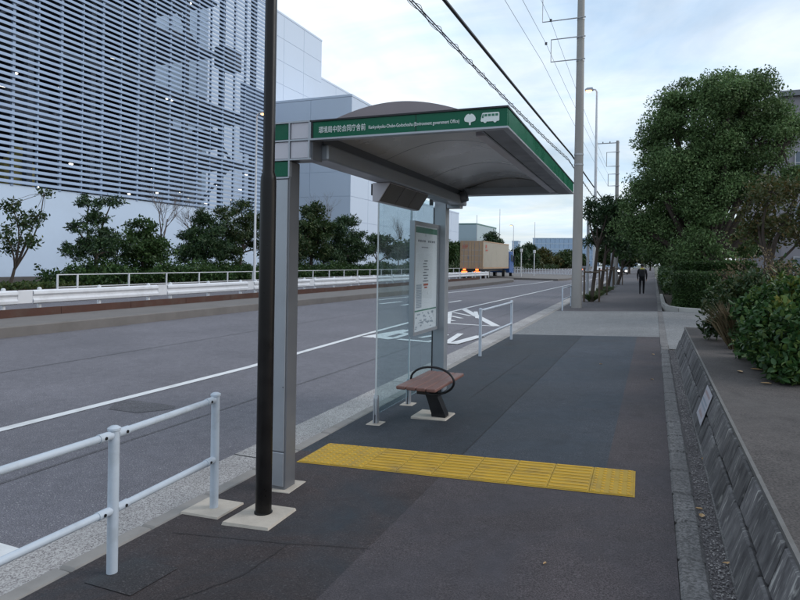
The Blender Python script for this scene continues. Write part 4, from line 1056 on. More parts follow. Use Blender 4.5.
# ================================================================== OPPOSITE SIDE: FENCE, HEDGE, TREES
of = thing('roadside_fence', 'long low white two rail fence in front of the shrubs across the road', 'fence', (-27.2, 40, 0))
ys = [22.0, 23.15] + [26.5 + 2.9 * i for i in range(40)]
pm_ = MB().bbox(-.04, .04, -.04, .04, 0, .80, b=.01).mesh('post', M['pole_far'])
for y in ys: put('post', pm_, (-27.2, y, .0), of)
for z in (.76, .14):
    for a, b in zip(ys[:-1], ys[1:]): box('rail', M['pole_far'], of, -27.225, -27.175, a + .041, b - .041, z, z + .045)
def bed(name, label, x0, x1, y0, y1, z0, h, n, ll, leaf, cat='shrubs', bumps=.35):
    cen = np.stack([rng.uniform(x0, x1, n), rng.uniform(y0, y1, n), rng.uniform(0, 1, n) ** .6], 1)
    hh = h * (1 - bumps + bumps * (np.sin(cen[:, 1] * 1.7) * .5 + np.sin(cen[:, 1] * .63 + cen[:, 0] * 2) * .5 + rng.normal(size=n) * .15))
    cen[:, 2] = z0 + cen[:, 2] * np.maximum(.1, hh)
    o = bpy.data.objects.new(name, leaves_mesh(name, cen, ll, .6, M[leaf], .6)); C.objects.link(o); return tag(o, label, cat, kind='stuff')
bed('shrub_bed', 'low dense green ground cover shrubs behind the white fence across the road', -31.5, -27.7, 24, 75, .05, 1.6, 52000, .2, 'leaf_ivy')
bed('shrub_bed', 'far dense shrubs along the road beyond the truck', -31, -27.8, 75, 200, .05, 1.5, 22000, .4, 'leaf_mix')
bed('grass_verge', 'short grass verge at the left edge across the road', -31, -27.7, 12, 25, .05, .25, 9000, .2, 'grass')
def lobes_px(spec, X, dy=1.2):
    out = []
    for (px, py, rx, rz) in spec:
        q = OX(px, py, X + random.uniform(-.6, .6)); s = depth(q) / F_PX; out.append((q[0], q[1], q[2], rx * s * 1.0, max(.35, rx * s * .9), rz * s))
    return out
def tree_l(name, label, px, X, spec, leaf, **k):
    if 'shell' not in k: k['shell'] = .15
    if leaf != 'leaf_mix' or k.get('nl', 0) > 20: k['per'] = k.get('per', 16) * 1.5; k['nl'] = int(k['nl'] * 1.25); k['lw'] = max(.3, k.get('lw', .5)); k['ll'] = k['ll'] * 1.1
    else: k['per'] = k['per'] * 3.2; k['nl'] = 20; k['ll'] = .2
    q = OX(px, 268, X); return tree(name, label, (q[0], q[1], .08), lobes_px(spec, X), leaf, group='trees across the road', **k)
random.seed(5)
tree_l('young_tree', 'sparse young tree with thin branches at the left edge across the road', 10, -29.5, [(12, 206, 10, 7), (26, 222, 13, 8), (38, 215, 8, 6), (5, 232, 9, 7), (44, 193, 8, 4), (28, 240, 12, 6), (14, 247, 10, 8)], 'leaf_mix', nl=14, per=18, cr=.35, ll=.17, tr=.085, shell=.2, fork=1.0, twigs=1.2)
tree_l('pine_tree', 'dark spreading pine in front of the pale wall across the road', 96, -29.5, [(90, 202, 14, 6), (112, 202, 12, 5), (76, 228, 13, 5), (96, 218, 16, 8), (100, 238, 22, 12), (84, 250, 20, 12), (112, 252, 18, 14)], 'leaf_pine', nl=34, per=26, cr=.30, ll=.22, lw=.16, tr=.13, flat=.5, shell=.3)
tree_l('evergreen_tree', 'bushy dark evergreen right of the spreading pine', 142, -30, [(140, 228, 15, 9), (150, 240, 18, 13), (128, 244, 16, 14), (160, 254, 18, 12), (141, 256, 22, 12)], 'leaf_hedge', nl=36, per=22, cr=.34, ll=.2, tr=.11)
tree_l('pine_tree', 'dense rounded pine below the louvers left of the lamp pole', 205, -30, [(202, 218, 13, 8), (212, 230, 16, 10), (195, 236, 16, 10), (206, 248, 22, 14), (222, 246, 14, 12), (188, 254, 14, 10)], 'leaf_pine', nl=40, per=26, cr=.32, ll=.24, lw=.2, tr=.12, flat=.6)
tree_l('pine_tree', 'taller yellowish pine beside the lamp pole across the road', 240, -30, [(241, 206, 10, 7), (224, 214, 12, 7), (246, 220, 14, 10), (234, 234, 16, 12), (250, 240, 14, 14), (228, 254, 16, 10), (262, 225, 12, 14), (268, 248, 12, 14)], 'leaf_mix', nl=34, per=24, cr=.36, ll=.24, lw=.25, tr=.12, flat=.6)
tree_l('evergreen_tree', 'dark green tree just right of the near shelter post', 311, -30, [(314, 212, 13, 8), (305, 226, 15, 12), (322, 228, 14, 12), (312, 246, 20, 14), (298, 246, 14, 14)], 'leaf_mix', nl=36, per=20, cr=.45, ll=.28, tr=.15)
tree_l('pine_tree', 'spreading dark pine left of the shelter glass', 342, -30, [(346, 222, 12, 6), (336, 232, 14, 8), (356, 236, 10, 5), (344, 246, 18, 11), (362, 249, 9, 8), (332, 255, 14, 9), (352, 258, 14, 8)], 'leaf_pine', nl=36, per=22, cr=.42, ll=.3, lw=.2, tr=.14, flat=.5)
tree_l('pine_tree', 'small pine seen through the left part of the shelter glass', 376, -30, [(375, 240, 9, 7), (384, 243, 10, 8), (372, 250, 8, 5), (392, 252, 10, 8)], 'leaf_pine', nl=34, per=16, cr=.5, ll=.36, lw=.2, tr=.13, flat=.5)
tree_l('evergreen_tree', 'dark tree behind the timetable case and far post', 425, -30, [(405, 250, 12, 10), (420, 244, 12, 10), (434, 246, 12, 12), (448, 249, 8, 9)], 'leaf_hedge', nl=36, per=14, cr=.6, ll=.4, tr=.15)
tree_l('evergreen_tree', 'dark tree left of the container truck', 457, -30, [(456, 249, 7, 9), (462, 256, 8, 8), (451, 258, 7, 8)], 'leaf_hedge', nl=40, per=12, cr=.7, ll=.45, tr=.16)
tree_l('pine_tree', 'pine crown showing above the container truck', 491, -30, [(492, 236, 7, 4), (497, 242, 6, 4), (487, 243, 6, 4), (491, 252, 10, 8)], 'leaf_pine', nl=40, per=12, cr=.6, ll=.45, lw=.25, tr=.16, flat=.5)
tree_l('pine_tree', 'dark pine just right of the truck cab', 523, -30, [(529, 248, 6, 5), (520, 256, 9, 9), (530, 260, 8, 8), (512, 262, 8, 7)], 'leaf_pine', nl=44, per=10, cr=.8, ll=.6, lw=.3, tr=.2)
tree_l('autumn_tree', 'brownish green tree in the far row beyond the truck', 545, -30, [(543, 258, 9, 8), (553, 262, 8, 6), (536, 264, 6, 6)], 'leaf_autumn', nl=44, per=8, cr=1.0, ll=.75, tr=.25)
tree_l('evergreen_tree', 'far dark tree left of the utility pole foot', 563, -30, [(562, 260, 8, 7), (571, 259, 7, 8), (580, 262, 7, 7)], 'leaf_mix', nl=44, per=6, cr=1.3, ll=.95, tr=.3)
random.seed(9)
for (px, X, lab, h, sp) in ((161, -31.5, 'leafless fine twigged tree against the louvers across the road', 8.4, .62), (192, -32, 'second leafless brownish tree above the dense pine', 7.0, .7), (322, -33, 'leafless tree showing above the dark trees beside the near post', 10.5, .55), (398, -31, 'leafless tree seen through the shelter glass', 8.5, .5)):
    q = OX(px, 265, X); bare_tree('bare_tree', lab, (q[0], q[1], .08), h, sp, 'leafless trees across the road', .10, 6)

# ================================================================== RIGHT SIDE VEGETATION
random.seed(31)
def lobes_y(spec, Y, jit=1.2):
    out = []
    for (px, py, rx, rz) in spec:
        q = OY(px, py, Y + random.uniform(-jit, jit)); s = depth(q) / F_PX; out.append((q[0], q[1], q[2], rx * s, rx * s, rz * s))
    return out
big = lobes_y([(728, 96, 30, 22), (700, 118, 28, 24), (757, 108, 28, 26), (672, 128, 16, 18), (685, 152, 26, 22), (655, 172, 22, 22), (720, 148, 30, 26), (760, 142, 30, 26), (783, 150, 15, 30), (640, 200, 16, 18), (668, 204, 24, 20), (704, 192, 26, 22), (742, 186, 26, 22), (652, 232, 20, 16), (634, 226, 14, 14), (682, 236, 20, 14), (712, 226, 18, 12), (700, 250, 26, 14), (735, 240, 24, 16), (668, 252, 14, 8), (715, 170, 34, 34), (690, 185, 30, 30), (738, 125, 26, 24), (720, 120, 20, 20), (692, 100, 25, 20), (668, 112, 20, 18), (660, 132, 18, 16), (652, 150, 17, 15), (628, 212, 12, 14), (775, 118, 18, 18), (790, 128, 10, 16), (748, 88, 20, 14), (715, 86, 16, 12), (645, 185, 16, 16), (668, 172, 20, 18), (786, 178, 14, 18)], 28.5, 1.5)
tree('camphor_tree', 'huge dense dark green broadleaf tree dominating the right side', (2.05, 28.6, .18), big, 'leaf_cam', nl=400, per=17, cr=.50, ll=.105, lw=.55, tr=.26, fork=1.7, shell=.55, twigs=1.0)
aut = lobes_y([(772, 192, 20, 14), (790, 215, 18, 16), (758, 214, 16, 14), (776, 232, 22, 14), (800, 190, 14, 14), (750, 234, 14, 10), (805, 235, 14, 14)], 20.5, .8)
tree('autumn_tree', 'smaller yellowing autumn tree in front of the grey building at right edge', (3.0, 20.5, .55), aut, 'leaf_autumn', nl=40, per=70, cr=.36, ll=.13, lw=.5, tr=.09, fork=1.2, shell=.35, twigs=1.2)
tree('broadleaf_tree', 'dark broadleaf tree beyond the hedge behind the huge tree', (2.6, 42, .18), lobes_y([(690, 225, 22, 22), (668, 238, 16, 16), (720, 235, 24, 18), (700, 250, 24, 12), (745, 245, 24, 14)], 42, 1.5), 'leaf_hedge', nl=60, per=14, cr=.6, ll=.3, tr=.22)
tree('broadleaf_tree', 'distant dark tree over the end of the pavement right of the person', (2.0, 62, .18), lobes_y([(655, 235, 12, 14), (644, 246, 9, 10), (668, 245, 10, 12), (662, 222, 10, 10)], 62, 2), 'leaf_hedge', nl=60, per=7, cr=.9, ll=.5, tr=.25)
for (x, y, h, lab, lf) in ((1.5, 95, 8.5, 'far tree closing the end of the pavement', 'leaf_hedge'), (-4.5, 130, 8, 'far tree on the left kerb line beyond the person', 'leaf_mix'), (3.5, 140, 10, 'farther tree right of the pavement end', 'leaf_hedge'), (-1.0, 190, 11, 'farthest tree in the middle of the pavement end', 'leaf_mix'), (-9, 230, 10, 'farthest tree left of the pavement end above the cars', 'leaf_hedge'), (-17, 240, 9, 'far tree behind the distant cars', 'leaf_mix'), (6, 110, 10, 'far tree behind the hedge row', 'leaf_mix')):
    tree('roadside_tree', lab, (x, y, 0), [(x + random.uniform(-1.5, 1.5), y + random.uniform(-1, 1), h * u_, h * .26, h * .26, h * .2) for u_ in (.35, .5, .62, .78, .45)], lf, nl=50, per=7, cr=.9, ll=.7, tr=.22, group='far roadside trees')
def hedge(label, x0, x1, y0, y1, z0, z1, n, group='clipped hedges', ll=.075):
    t = thing('hedge', label, 'hedge', ((x0 + x1) / 2, (y0 + y1) / 2, z0), 0, group)
    f = rng.integers(0, 4, n); u = rng.uniform(0, 1, (n, 3)); d = rng.uniform(0, 1, n) ** 2 * .22 - .03 + rng.normal(size=n) * .02
    c = np.stack([x0 + (x1 - x0) * u[:, 0], y0 + (y1 - y0) * u[:, 1], z0 + (z1 - z0) * u[:, 2]], 1)
    c[f == 0, 1] = y0 + d[f == 0]; c[f == 1, 0] = x0 + d[f == 1]; c[f >= 2, 2] = np.where(rng.uniform(0, 1, (f >= 2).sum()) < .5, z1 - d[f >= 2], c[f >= 2, 2]); 
    bump = .05 * np.sin(c[:, 1] * 5 + c[:, 2] * 4) + .05 * np.sin(c[:, 0] * 6 + c[:, 2] * 3); c[:, 0] += bump; c[:, 1] += bump
    o = bpy.data.objects.new('foliage', leaves_mesh('foliage', c - np.array(t.location), ll, .6, M['leaf_hedge'], .3)); C.objects.link(o); o.parent = t
    mb = MB()
    for _ in range(60):
        p = (random.uniform(x0 + .15, x1 - .1), random.uniform(y0 + .15, y1 - .1), z0 - .02); limb(mb, p, (p[0] + random.uniform(-.3, .3), p[1] + random.uniform(-.3, .3), z0 + (z1 - z0) * random.uniform(.6, .95)), .02, .006, .1, 4, 4)
    mb.build('stem', M['bark'], t)
hedge('taller clipped dark hedge under the huge tree', 1.0, 3.4, 25.6, 34.0, .18, 1.86, 62000)
hedge('lower clipped hedge in front along the pale kerb corner', .75, 3.3, 24.0, 25.5, .18, 1.45, 32000, ll=.06)
tag(bed('hedge_row', 'long hedge continuing along the pavement behind the person', .5, 2.2, 34.5, 80, .15, 1.5, 16000, .22, 'leaf_hedge'), cat='hedge')
S = 'shrubs on the raised bed'
def L(px, py, Y, rx, rz, ry=None):
    q = OY(px, py, Y); s = depth(q) / F_PX; return (q[0], q[1], q[2], rx * s, (ry or rx * s), rz * s)
shrub('broadleaf_shrub', 'large glossy green leaved shrub nearest on the raised bed at right edge', (1.95, 7.8, .56), [L(800, 345, 7.6, 38, 34), L(775, 335, 8.2, 30, 36), L(765, 310, 8.8, 26, 24), L(830, 320, 8, 40, 44), L(760, 345, 8.8, 20, 18), L(805, 298, 8.4, 28, 22), L(790, 368, 7.3, 20, 18)], 'leaf_broad', 26, 640, .10, .072, .6, S, .6, .55, stems=22)
shrub('yellowing_shrub', 'yellow green leafy shrub top above the glossy shrub at right edge', (2.3, 8.6, .56), [L(795, 283, 8.6, 18, 10), L(808, 290, 8.3, 20, 12), L(785, 305, 8.0, 14, 8)], 'leaf_yel', 16, 420, .09, .09, .5, S, .6, .3, stems=14)
shrub('broadleaf_shrub', 'mid green shrub left of the glossy one on the raised bed', (1.5, 10.4, .56), [L(738, 300, 10.5, 22, 24), L(722, 312, 11, 16, 20), L(752, 290, 10.4, 20, 16), L(742, 325, 10, 20, 16), L(715, 328, 11, 10, 12)], 'leaf_mix', 22, 420, .12, .08, .5, S, .5, .5, stems=18)
shrub('twiggy_shrub', 'brownish twiggy shrub behind the mid green one', (2.0, 12.0, .56), [L(752, 272, 12, 24, 14), L(778, 272, 12, 24, 14), L(730, 280, 12.2, 16, 12), L(765, 258, 12.5, 14, 8)], 'leaf_dry', 10, 240, .16, .05, .4, S, .5, .2, stems=60)
shrub('broadleaf_shrub', 'dark green shrub further back beside the driveway end of the raised bed', (2.2, 12.6, .56), [L(770, 288, 12.6, 34, 20), L(735, 292, 12.8, 20, 14), L(800, 280, 12.6, 30, 22)], 'leaf_hedge', 26, 200, .14, .09, .5, S, .5, .5, stems=14)
# dry grass plume, one tuft of stems
def tuft(label, base, h, n, sp, mat, w=.008, name='grass_tuft', lean=(0, 0), cat='grass'):
    t = thing(name, label, cat, base); B = Vector(base); mb = MB()
    for i in range(n):
        a = random.uniform(0, 2 * math.pi); r = random.uniform(0, sp); tip = B + Vector((math.cos(a) * r + lean[0], math.sin(a) * r + lean[1], h * random.uniform(.55, 1))); b0 = B + Vector((random.uniform(-.07, .07), random.uniform(-.07, .07), -.01)); mid = b0.lerp(tip, .55) + Vector((0, 0, h * .16))
        s = Vector((math.sin(a + 1), math.cos(a + 1), 0)) * w; mb.add([b0 - s, b0 + s, mid + s, mid - s, tip], [(0, 1, 2, 3), (3, 2, 4)])
    mb.build('blades', M[mat], t)
q = OY(735, 338, 9.9)
tuft('dry brown grass plumes leaning left in front of the mid green shrub', (q[0], q[1], .553), .72, 170, .30, 'leaf_dry', .007, lean=(-.22, .1))
tuft('small fresh green grass tuft at the foot of the dry plumes', (q[0] + .02, q[1] - .5, .553), .22, 90, .16, 'leaf_yel', .008)
for i, (px, py, Y) in enumerate(((812, 250, 9), (790, 255, 9.5), (775, 262, 10))):
    q = OY(px, py, Y)
# ================================================================== STREET TREES ON OUR PAVEMENT
random.seed(41)
def street_tree(label, base, spec, Y, leaf, lean, **k):
    t = tree('street_tree', label, base, lobes_y(spec, Y, .5), leaf, group='staked street trees along the kerb', lean=lean, **k)
    for dx_ in (-.32, .34):
        m = MB(); m.cyl((base[0] + dx_, base[1] - .1, -.05), (base[0] + dx_, base[1] - .1, 1.55), .045, .04, n=8); m.build('stake', M['stake'], t)
    m = MB(); m.cyl((base[0] - .36, base[1] - .17, 1.35), (base[0] + .38, base[1] - .17, 1.35), .035, n=8); m.build('stake_rail', M['stake'], t)
street_tree('leaning street tree nearest the utility pole with two stakes', (-2.62, 29.6, -.01), [(598, 214, 14, 10), (590, 206, 8, 7), (610, 204, 11, 9), (604, 228, 13, 9), (592, 240, 7, 5), (616, 222, 10, 12)], 30.0, 'leaf_pine', (.10, 0), nl=60, per=60, cr=.30, ll=.2, lw=.3, tr=.09, flat=.6, fork=2.6)
street_tree('second staked street tree behind the leaning one', (-2.75, 36.5, -.01), [(612, 218, 12, 12), (622, 228, 11, 12), (606, 240, 9, 7), (618, 244, 10, 8)], 37, 'leaf_pine', (0, 0), nl=60, per=40, cr=.36, ll=.26, lw=.35, tr=.10, fork=2.4)
street_tree('third street tree further along the kerb', (-2.85, 44, -.01), [(622, 232, 10, 14), (628, 246, 9, 8), (614, 250, 8, 5), (630, 222, 9, 10)], 44, 'leaf_hedge', (0, 0), nl=44, per=18, cr=.45, ll=.32, tr=.10, fork=2.6)
street_tree('fourth street tree over the pavement left of the person', (-2.8, 56, -.01), [(630, 238, 8, 12), (636, 250, 7, 7), (624, 252, 6, 5)], 56, 'leaf_hedge', (0, 0), nl=44, per=14, cr=.55, ll=.4, tr=.12)
for i, (x, y0, lab) in enumerate(((-2.65, 29.6, 'grass tuft at the foot of the leaning street tree'), (-2.75, 33.0, 'grass strip tuft between the first and second street tree'), (-2.7, 36.4, 'grass tuft at the foot of the second street tree'), (-2.7, 40.5, 'grass tuft beyond the second street tree'))):
    tuft(lab, (x, y0, pav(x)), .42, 420, .75, 'grass', .012, 'grass_tuft', (0, .3))
# slim kerbside posts between the trees
def kerb_post(label, base, h, r=.045, top=None):
    t = thing('sign_post', label, 'post', base, 0, 'slim grey posts'); m = MB(); m.cyl(base, (base[0], base[1], base[2] + h), r, n=10); m.build('shaft', M['alu'], t)
    m = MB(); m.lathe((base[0], base[1], base[2] + h), [(r + .01, 0), (r + .01, .04), (.01, .06)], 10); m.build('cap', M['alu'], t)
kerb_post('slim grey pole between the leaning tree and the second street tree', (-2.98, 31.4, -.02), 4.2, .07)
kerb_post('second slim grey pole further among the street trees', (-3.0, 50.5, -.02), 5.0, .10)
for (px, yb, lab, X) in ((521, 277, 'short white roadside post right of the truck cab', -14.4), (534, 276, 'white roadside post second from the truck cab', -14.2)):
    q = GZ(px, yb, .05); t = thing('delineator_post', lab, 'post', (q[0], q[1], -.15), 0, 'white roadside posts')
    m = MB(); m.cyl((q[0], q[1], -.15), (q[0], q[1], 3.0), .06, n=10); m.build('shaft', M['pole_far'], t)
    m = MB(); m.lathe((q[0], q[1], 3.0), [(.13, 0), (.16, .05), (.16, .35), (.13, .4)], 12); m.build('head', M['pole_far'], t)
fx = thing('roadside_fence', 'distant white picket fence right of the truck', 'fence', (-16.5, 95, -.15))
for i in range(44):
    x = -24 + .42 * i; box('picket', M['pole_far'], fx, x, x + .1, 95, 95.06, -.15, .95)
for z in (.1, .72): box('rail', M['pole_far'], fx, -24, -5.6, 94.93, 94.99, z, z + .09)
m = MB(); n_ = [(-22, 70), (-9.5, 68), (-8.9, 71), (-9.5, 96), (-26, 97)]; m.prism([(x, y) for x, y in n_], 'z', -.2, .06); struct(m.build('traffic_island', M['median']))

# ================================================================== CONTAINER TRUCK
M['cont_door'] = pm('container_door_paint', (.40, .27, .17), .55, 0, .12, 1.2, .25, 1.0)
M['cont_side'] = pm('container_side_paint', (.40, .37, .31), .55, 0, .06, 1.0, .2, .8)
M['cab_blue'] = pm('truck_cab_blue', (.03, .10, .30), .3, 0, .1, 2, .1)
tx0, tx1, ty = -18.66, -16.22, 62.2
tk = thing('container_truck', 'truck with blue cab hauling a beige shipping container across the road', 'truck', (-17.4, 68, -.15))
zc0, zc1 = 1.05, 3.93
cn = box('container', M['cont_side'], tk, tx0 + .04, tx1 - .04, ty + .04, ty + 12.16, zc0, zc1)
sidep = MB(); y = ty + .2
while y < ty + 12.0:
    sidep.prism([(y, 0), (y + .07, .035), (y + .17, .035), (y + .24, 0)], 'x', 0, 0) if 0 else None
    sidep.add([(tx1 - .038, y, zc0 + .16), (tx1, y + .06, zc0 + .16), (tx1, y + .16, zc0 + .16), (tx1 - .038, y + .22, zc0 + .16), (tx1 - .038, y, zc1 - .12), (tx1, y + .06, zc1 - .12), (tx1, y + .16, zc1 - .12), (tx1 - .038, y + .22, zc1 - .12)], [(0, 1, 5, 4), (1, 2, 6, 5), (2, 3, 7, 6), (4, 5, 6, 7), (0, 1, 2, 3)])
    y += .28
sidep.build('corrugation', M['cont_side'], cn)
m = MB()
for (a, b, c, d) in ((tx0, tx1, zc0, zc0 + .14), (tx0, tx1, zc1 - .12, zc1)): m.box(a, b, ty, ty + .1, c, d)
for x in (tx0, tx1 - .1): m.box(x, x + .1, ty + .001, ty + .099, zc0 + .141, zc1 - .121)
m.box(tx1 - .05, tx1 + .01, ty + .101, ty + 12.2, zc0, zc0 + .15); m.box(tx1 - .05, tx1 + .01, ty + .101, ty + 12.2, zc1 - .11, zc1)
m.build('frame', M['cont_door'], cn)
for k in range(2):
    xa = tx0 + .11 + k * 1.12; dr = box('door', M['cont_door'], tk, xa, xa + 1.09, ty + .005, ty + .038, zc0 + .15, zc1 - .13)
    m = MB()
    for xx in (.30, .78): m.cyl((xa + xx, ty - .02, zc0 + .12), (xa + xx, ty - .02, zc1 - .1), .02, n=6)
    for zz in (1.75, 2.35, 2.95): m.box(xa + .02, xa + 1.07, ty - .012, ty + .004, zz, zz + .03)
    m.build('lock_bar', M['steel'], dr)
m = MB(); 
for j in range(3): m.box(tx0 + .22, tx0 + .9 - j * .1, ty - .004, ty + .004, 3.42 - j * .13, 3.50 - j * .13)
tag(m.build('red_print', M['ink_r'], tk), kind='stuff')
m = MB(); m.box(tx1 - .001, tx1 + .004, ty + 1.0, ty + 1.5, 3.2, 3.55); m.box(tx1 - .001, tx1 + .004, ty + 1.05, ty + 1.9, 2.9, 3.05); tag(m.build('side_print', M['ink_r'], tk), kind='stuff')
m = MB(); m.box(tx0 + 1.4 - .6, tx0 + .95, ty - .004, ty + .003, 2.05, 2.3); m.build('placard', M['ink'], tk)
m = MB(); m.box(tx0 + .55, tx0 + .7, ty + .1, ty + 12.2, .75, 1.04); m.box(tx1 - .7, tx1 - .55, ty + .1, ty + 12.2, .75, 1.04); m.box(tx0 + .3, tx1 - .3, ty - .05, ty + .09, .70, 1.0); m.build('chassis', M['blackm'], tk)
for k, x in enumerate((tx0 + .35, tx1 - .75)):
    lm = box('tail_lamp', M['tail'], tk, x - .15, x + .45, ty - .12, ty - .055, .55, .78); box('marker', M['tail'], tk, x, x + .3, ty - .11, ty - .055, .86, 1.02)
wm = MB().cyl((0, 0, 0), (.30, 0, 0), .50, n=18).mesh('wheel', M['rubber']); hm = MB().cyl((-.01, 0, 0), (.31, 0, 0), .26, n=12).mesh('rim', M['steel'])
for yy in (ty + 1.3, ty + 2.6, ty + 10.6, ty + 14.6):
    for x in (tx0 + .05, tx1 - .35):
        w = put('wheel', wm, (x, yy, .35), tk); rr = bpy.data.objects.new('rim', hm); C.objects.link(rr); rr.parent = w
cab = MB(); cab.prism([(ty + 12.75, .55), (ty + 12.75, 2.9), (ty + 13.0, 3.1), (ty + 14.6, 3.1), (ty + 15.1, 2.4), (ty + 15.2, .45)], 'x', tx0 + .05, tx1 - .02); cabo = cab.build('cab', M['cab_blue'], tk)
m = MB(); m.box(tx1 - .021, tx1 - .01, ty + 13.4, ty + 14.6, 1.9, 2.7); m.build('side_window', M['win'], cabo)
m = MB(); m.box(tx1 + .02, tx1 + .2, ty + 14.7, ty + 14.85, 1.8, 2.5); m.cyl((tx1 - .03, ty + 14.8, 2.5), (tx1 + .1, ty + 14.8, 2.5), .02, n=6); m.build('mirror', M['blackm'], cabo)

# ================================================================== DISTANT CARS
def car(label, x, y, body, lights, front):
    t = thing('car', label, 'car', (x, y, ZR), 0, 'distant cars on the road'); s = -1 if front else 1
    pr_ = [(-2.1, .35), (-2.15, .75), (-1.3, .95), (-.6, 1.42), (1.1, 1.45), (1.9, 1.0), (2.15, .9), (2.15, .35)]
    m = MB(); m.prism([(y + s * -a, ZR + b) for a, b in pr_], 'x', x - .83, x + .83); bo = m.build('body', M[body], t)
    m = MB(); yy = [y + s * -a for a in (-1.18, -.62, 1.1, 1.8)]; 
    m.add([(x - .7, yy[0] , ZR + 1.0), (x + .7, yy[0], ZR + 1.0), (x + .62, yy[1], ZR + 1.40), (x - .62, yy[1], ZR + 1.40)], [(0, 1, 2, 3)]); m.v = [(a, b - s * -.03, c + .02) for a, b, c in m.v]; m.build('windscreen', M['win'], bo)
    wm2 = MB().cyl((0, 0, 0), (.2, 0, 0), .32, n=14).mesh('wheel', M['rubber'])
    for a in (-1.35, 1.3):
        for xx in (x - .86, x + .66): put('wheel', wm2, (xx, y + a, ZR + .32), t)
    ye = y - 2.17
    for xx in (x - .62, x + .62): box('head_lamp' if front else 'tail_lamp', M[lights], t, xx - .16, xx + .16, ye - .03, ye + .02, ZR + .62, ZR + .82)
M['car_w'] = pm('car_white', (.55, .55, .57), .3); M['car_d'] = pm('car_dark', (.05, .05, .06), .3); M['car_r'] = pm('car_red', (.4, .04, .03), .3)
def onroad(px, X): q = OX(px, 272, X); return q[1]
car('distant car with bright headlights glimpsed between the street trees', -5.2, onroad(623, -5.2), 'car_d', 'head', True)
car('distant white car with red tail lights between pole and first street tree', -9.5, onroad(598, -9.5), 'car_w', 'tail', False)
car('distant car with orange lights just right of the utility pole', -13.5, onroad(586, -13.5), 'car_d', 'tail', False)

# ================================================================== PERSON
M['cloth'] = pm('black_clothing', (.012, .012, .016), .85, 0, .2, 12, .05)
M['skin'] = pm('skin', (.32, .20, .15), .6, 0, .05)
M['hair'] = pm('black_hair', (.010, .009, .009), .6)
M['bag'] = pm('black_backpack', (.014, .014, .017), .8)
M['hivis'] = pm('yellow_reflective', (.75, .72, .10), .5)
PX, PY = -.60, 36.9
pz = pav(PX)
ps = thing('person', 'person in black walking away along the pavement with backpack and yellow band', 'person', (PX, PY, pz))
J = {  # joint: (x, y, z, rx, ry)
 'pelvis': (0, 0, .90, .150, .10), 'waist': (0, .0, 1.05, .145, .095), 'chest': (0, .01, 1.25, .165, .105), 'collar': (0, .01, 1.38, .12, .08), 'neck': (0, .01, 1.45, .05, .05), 'jaw': (0, .03, 1.51, .062, .07), 'head': (0, .02, 1.60, .078, .092), 'crown': (0, .01, 1.675, .05, .06),
 'hipL': (-.09, 0, .84, .085, .085), 'kneeL': (-.095, -.02, .47, .062, .062), 'ankleL': (-.095, -.24, .13, .045, .045), 'toeL': (-.10, -.10, .04, .038, .03),
 'hipR': (.09, 0, .84, .085, .085), 'kneeR': (.085, .16, .48, .062, .062), 'ankleR': (.075, .24, .10, .045, .045), 'toeR': (.08, .39, .05, .038, .03),
 'shL': (-.19, .01, 1.36, .06, .06), 'elL': (-.235, .03, 1.09, .05, .05), 'wrL': (-.225, .13, .88, .035, .035), 'haL': (-.22, .16, .81, .032, .02),
 'shR': (.19, .01, 1.36, .06, .06), 'elR': (.235, -.06, 1.09, .05, .05), 'wrR': (.225, -.08, .86, .035, .035), 'haR': (.22, -.07, .79, .032, .02)}
E_ = [('pelvis', 'waist'), ('waist', 'chest'), ('chest', 'collar'), ('collar', 'neck'), ('neck', 'jaw'), ('jaw', 'head'), ('head', 'crown'), ('pelvis', 'hipL'), ('hipL', 'kneeL'), ('kneeL', 'ankleL'), ('ankleL', 'toeL'), ('pelvis', 'hipR'), ('hipR', 'kneeR'), ('kneeR', 'ankleR'), ('ankleR', 'toeR'),
      ('collar', 'shL'), ('shL', 'elL'), ('elL', 'wrL'), ('wrL', 'haL'), ('collar', 'shR'), ('shR', 'elR'), ('elR', 'wrR'), ('wrR', 'haR')]
for s in ('L', 'R'):
    hx, hy, hz = J['ha' + s][:3]; sg = -1 if s == 'L' else 1
    for i in range(4):
        n1_, n2_ = 'f%s%d' % (s, i), 'g%s%d' % (s, i); yo = (i - 1.5) * .018; ln = (.055, .066, .062, .048)[i]
        J[n1_] = (hx, hy + yo, hz - .045, .009, .009); J[n2_] = (hx - sg * .012, hy + yo + .004, hz - .045 - ln, .008, .008); E_ += [('ha' + s, n1_), (n1_, n2_)]
    J['t' + s] = (hx - sg * .018, hy + .045, hz - .03, .010, .010); E_.append(('ha' + s, 't' + s))
names = list(J); idx = {k: i for i, k in enumerate(names)}
me = bpy.data.meshes.new('body'); me.from_pydata([J[k][:3] for k in names], [(idx[a], idx[b]) for a, b in E_], [])
tmp = bpy.data.objects.new('tmp_body', me); C.objects.link(tmp)
sk = tmp.modifiers.new('skin', 'SKIN'); sk.use_smooth_shade = True
for i, k in enumerate(names): me.skin_vertices[0].data[i].radius = J[k][3:5]; me.skin_vertices[0].data[i].use_root = (k == 'pelvis')
tmp.modifiers.new('sub', 'SUBSURF').levels = 2
bme = bpy.data.meshes.new_from_object(tmp.evaluated_get(bpy.context.evaluated_depsgraph_get())); bpy.data.objects.remove(tmp)
bme.materials.clear(); bme.materials.append(M['cloth']); bme.materials.append(M['skin'])
for p in bme.polygons:
    c = p.center; p.material_index = 1 if (c.z > 1.45 or (c.z < .85 and abs(c.x) > .2)) else 0
bo = bpy.data.objects.new('body', bme); C.objects.link(bo); bo.parent = ps
m = MB(); m.lathe((PX, PY - .005, pz + 1.56), [(.088, -.02), (.096, .03), (.092, .08), (.07, .12), (.02, .138)], 14); m.build('hair', M['hair'], ps, smooth=True)
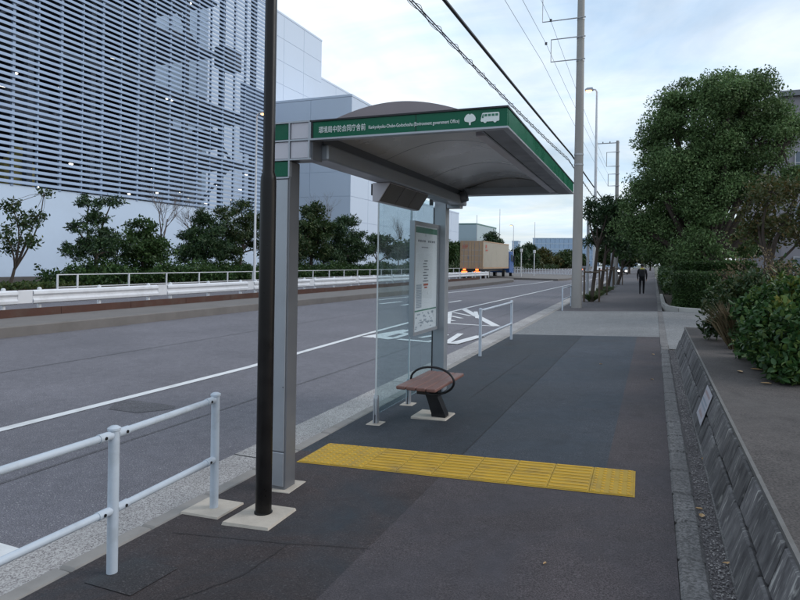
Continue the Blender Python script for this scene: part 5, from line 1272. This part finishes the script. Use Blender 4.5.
m = MB(); m.bbox(PX - .17, PX + .17, PY - .30, PY - .10, pz + .93, pz + 1.395, b=.06); bag = m.build('backpack', M['bag'], ps)
m = MB(); m.bbox(PX - .12, PX + .12, PY - .325, PY - .301, pz + 1.02, pz + 1.2, b=.006); m.build('pocket', M['bag'], bag)
m = MB(); m.bbox(PX - .13, PX + .13, PY - .17, PY + .06, pz + 1.40, pz + 1.44, b=.015); m.build('reflective_collar', M['hivis'], ps)
for s in (-1, 1):
    m = MB(); m.tube([(PX + s * .11, PY - .12, pz + 1.38), (PX + s * .12, PY + .02, pz + 1.445), (PX + s * .12, PY + .125, pz + 1.34), (PX + s * .14, PY + .11, pz + 1.10)], .016, 6); m.build('strap', M['bag'], bag)

# ================================================================== FALLEN LEAVES
def leaf_at(px, py, z, label, s=.035, mat='fallen'):
    s *= 1.35; q = GZ(px, py, z); a = random.uniform(0, 6.28); m = MB()
    out = [(-1, 0), (-.5, .42), (.1, .5), (.65, .3), (1, 0), (.6, -.32), (.05, -.48), (-.5, -.4)]
    zc = q[2] if z > .5 else (pav(q[0]) if q[0] < .14 else q[2])
    pts = [(q[0] + s * (x * math.cos(a) - y * math.sin(a)), q[1] + s * (x * math.sin(a) + y * math.cos(a)), zc + .006 + .010 * abs(y) + random.uniform(0, .006)) for x, y in out]
    m.add(pts + [(q[0], q[1], zc + .005)], [(i, (i + 1) % 8, 8) for i in range(8)])
    o = m.build('fallen_leaf', M[mat], None); tag(o, label, 'leaf', 'fallen leaves')
random.seed(3)
leaf_at(704, 460, .11, 'pale curled leaf in the gravel gutter just below the wall notice', .03)
leaf_at(702, 517, .11, 'orange brown leaf in the gravel gutter beside the kerb stones', .028)
leaf_at(728, 565, .11, 'reddish leaf in the gravel gutter nearest the viewer', .022)
leaf_at(699, 510, .11, 'small cream leaf touching the orange brown one', .018)
leaf_at(652, 380, .10, 'tiny pale leaf on the pavement near the inner kerb', .022)
leaf_at(653, 355, .10, 'tiny cream leaf on the pavement by the driveway edge', .026)
leaf_at(545, 571, .05, 'tiny tan leaf on the dark pavement in the foreground', .012)
leaf_at(601, 364, .08, 'tiny yellow leaf in the middle of the pavement', .022)
leaf_at(740, 372, .555, 'yellowish leaf on the wall top by the shrubs', .04)
leaf_at(757, 370, .555, 'orange brown leaf on the wall top below the glossy shrub', .05)
leaf_at(780, 380, .555, 'orange dry leaf at the foot of the glossy shrub', .055)
leaf_at(766, 384, .555, 'rust coloured leaf on the wall top under the shrub edge', .04)
leaf_at(735, 353, .555, 'small pale leaf on the wall top near the grass tuft', .035)
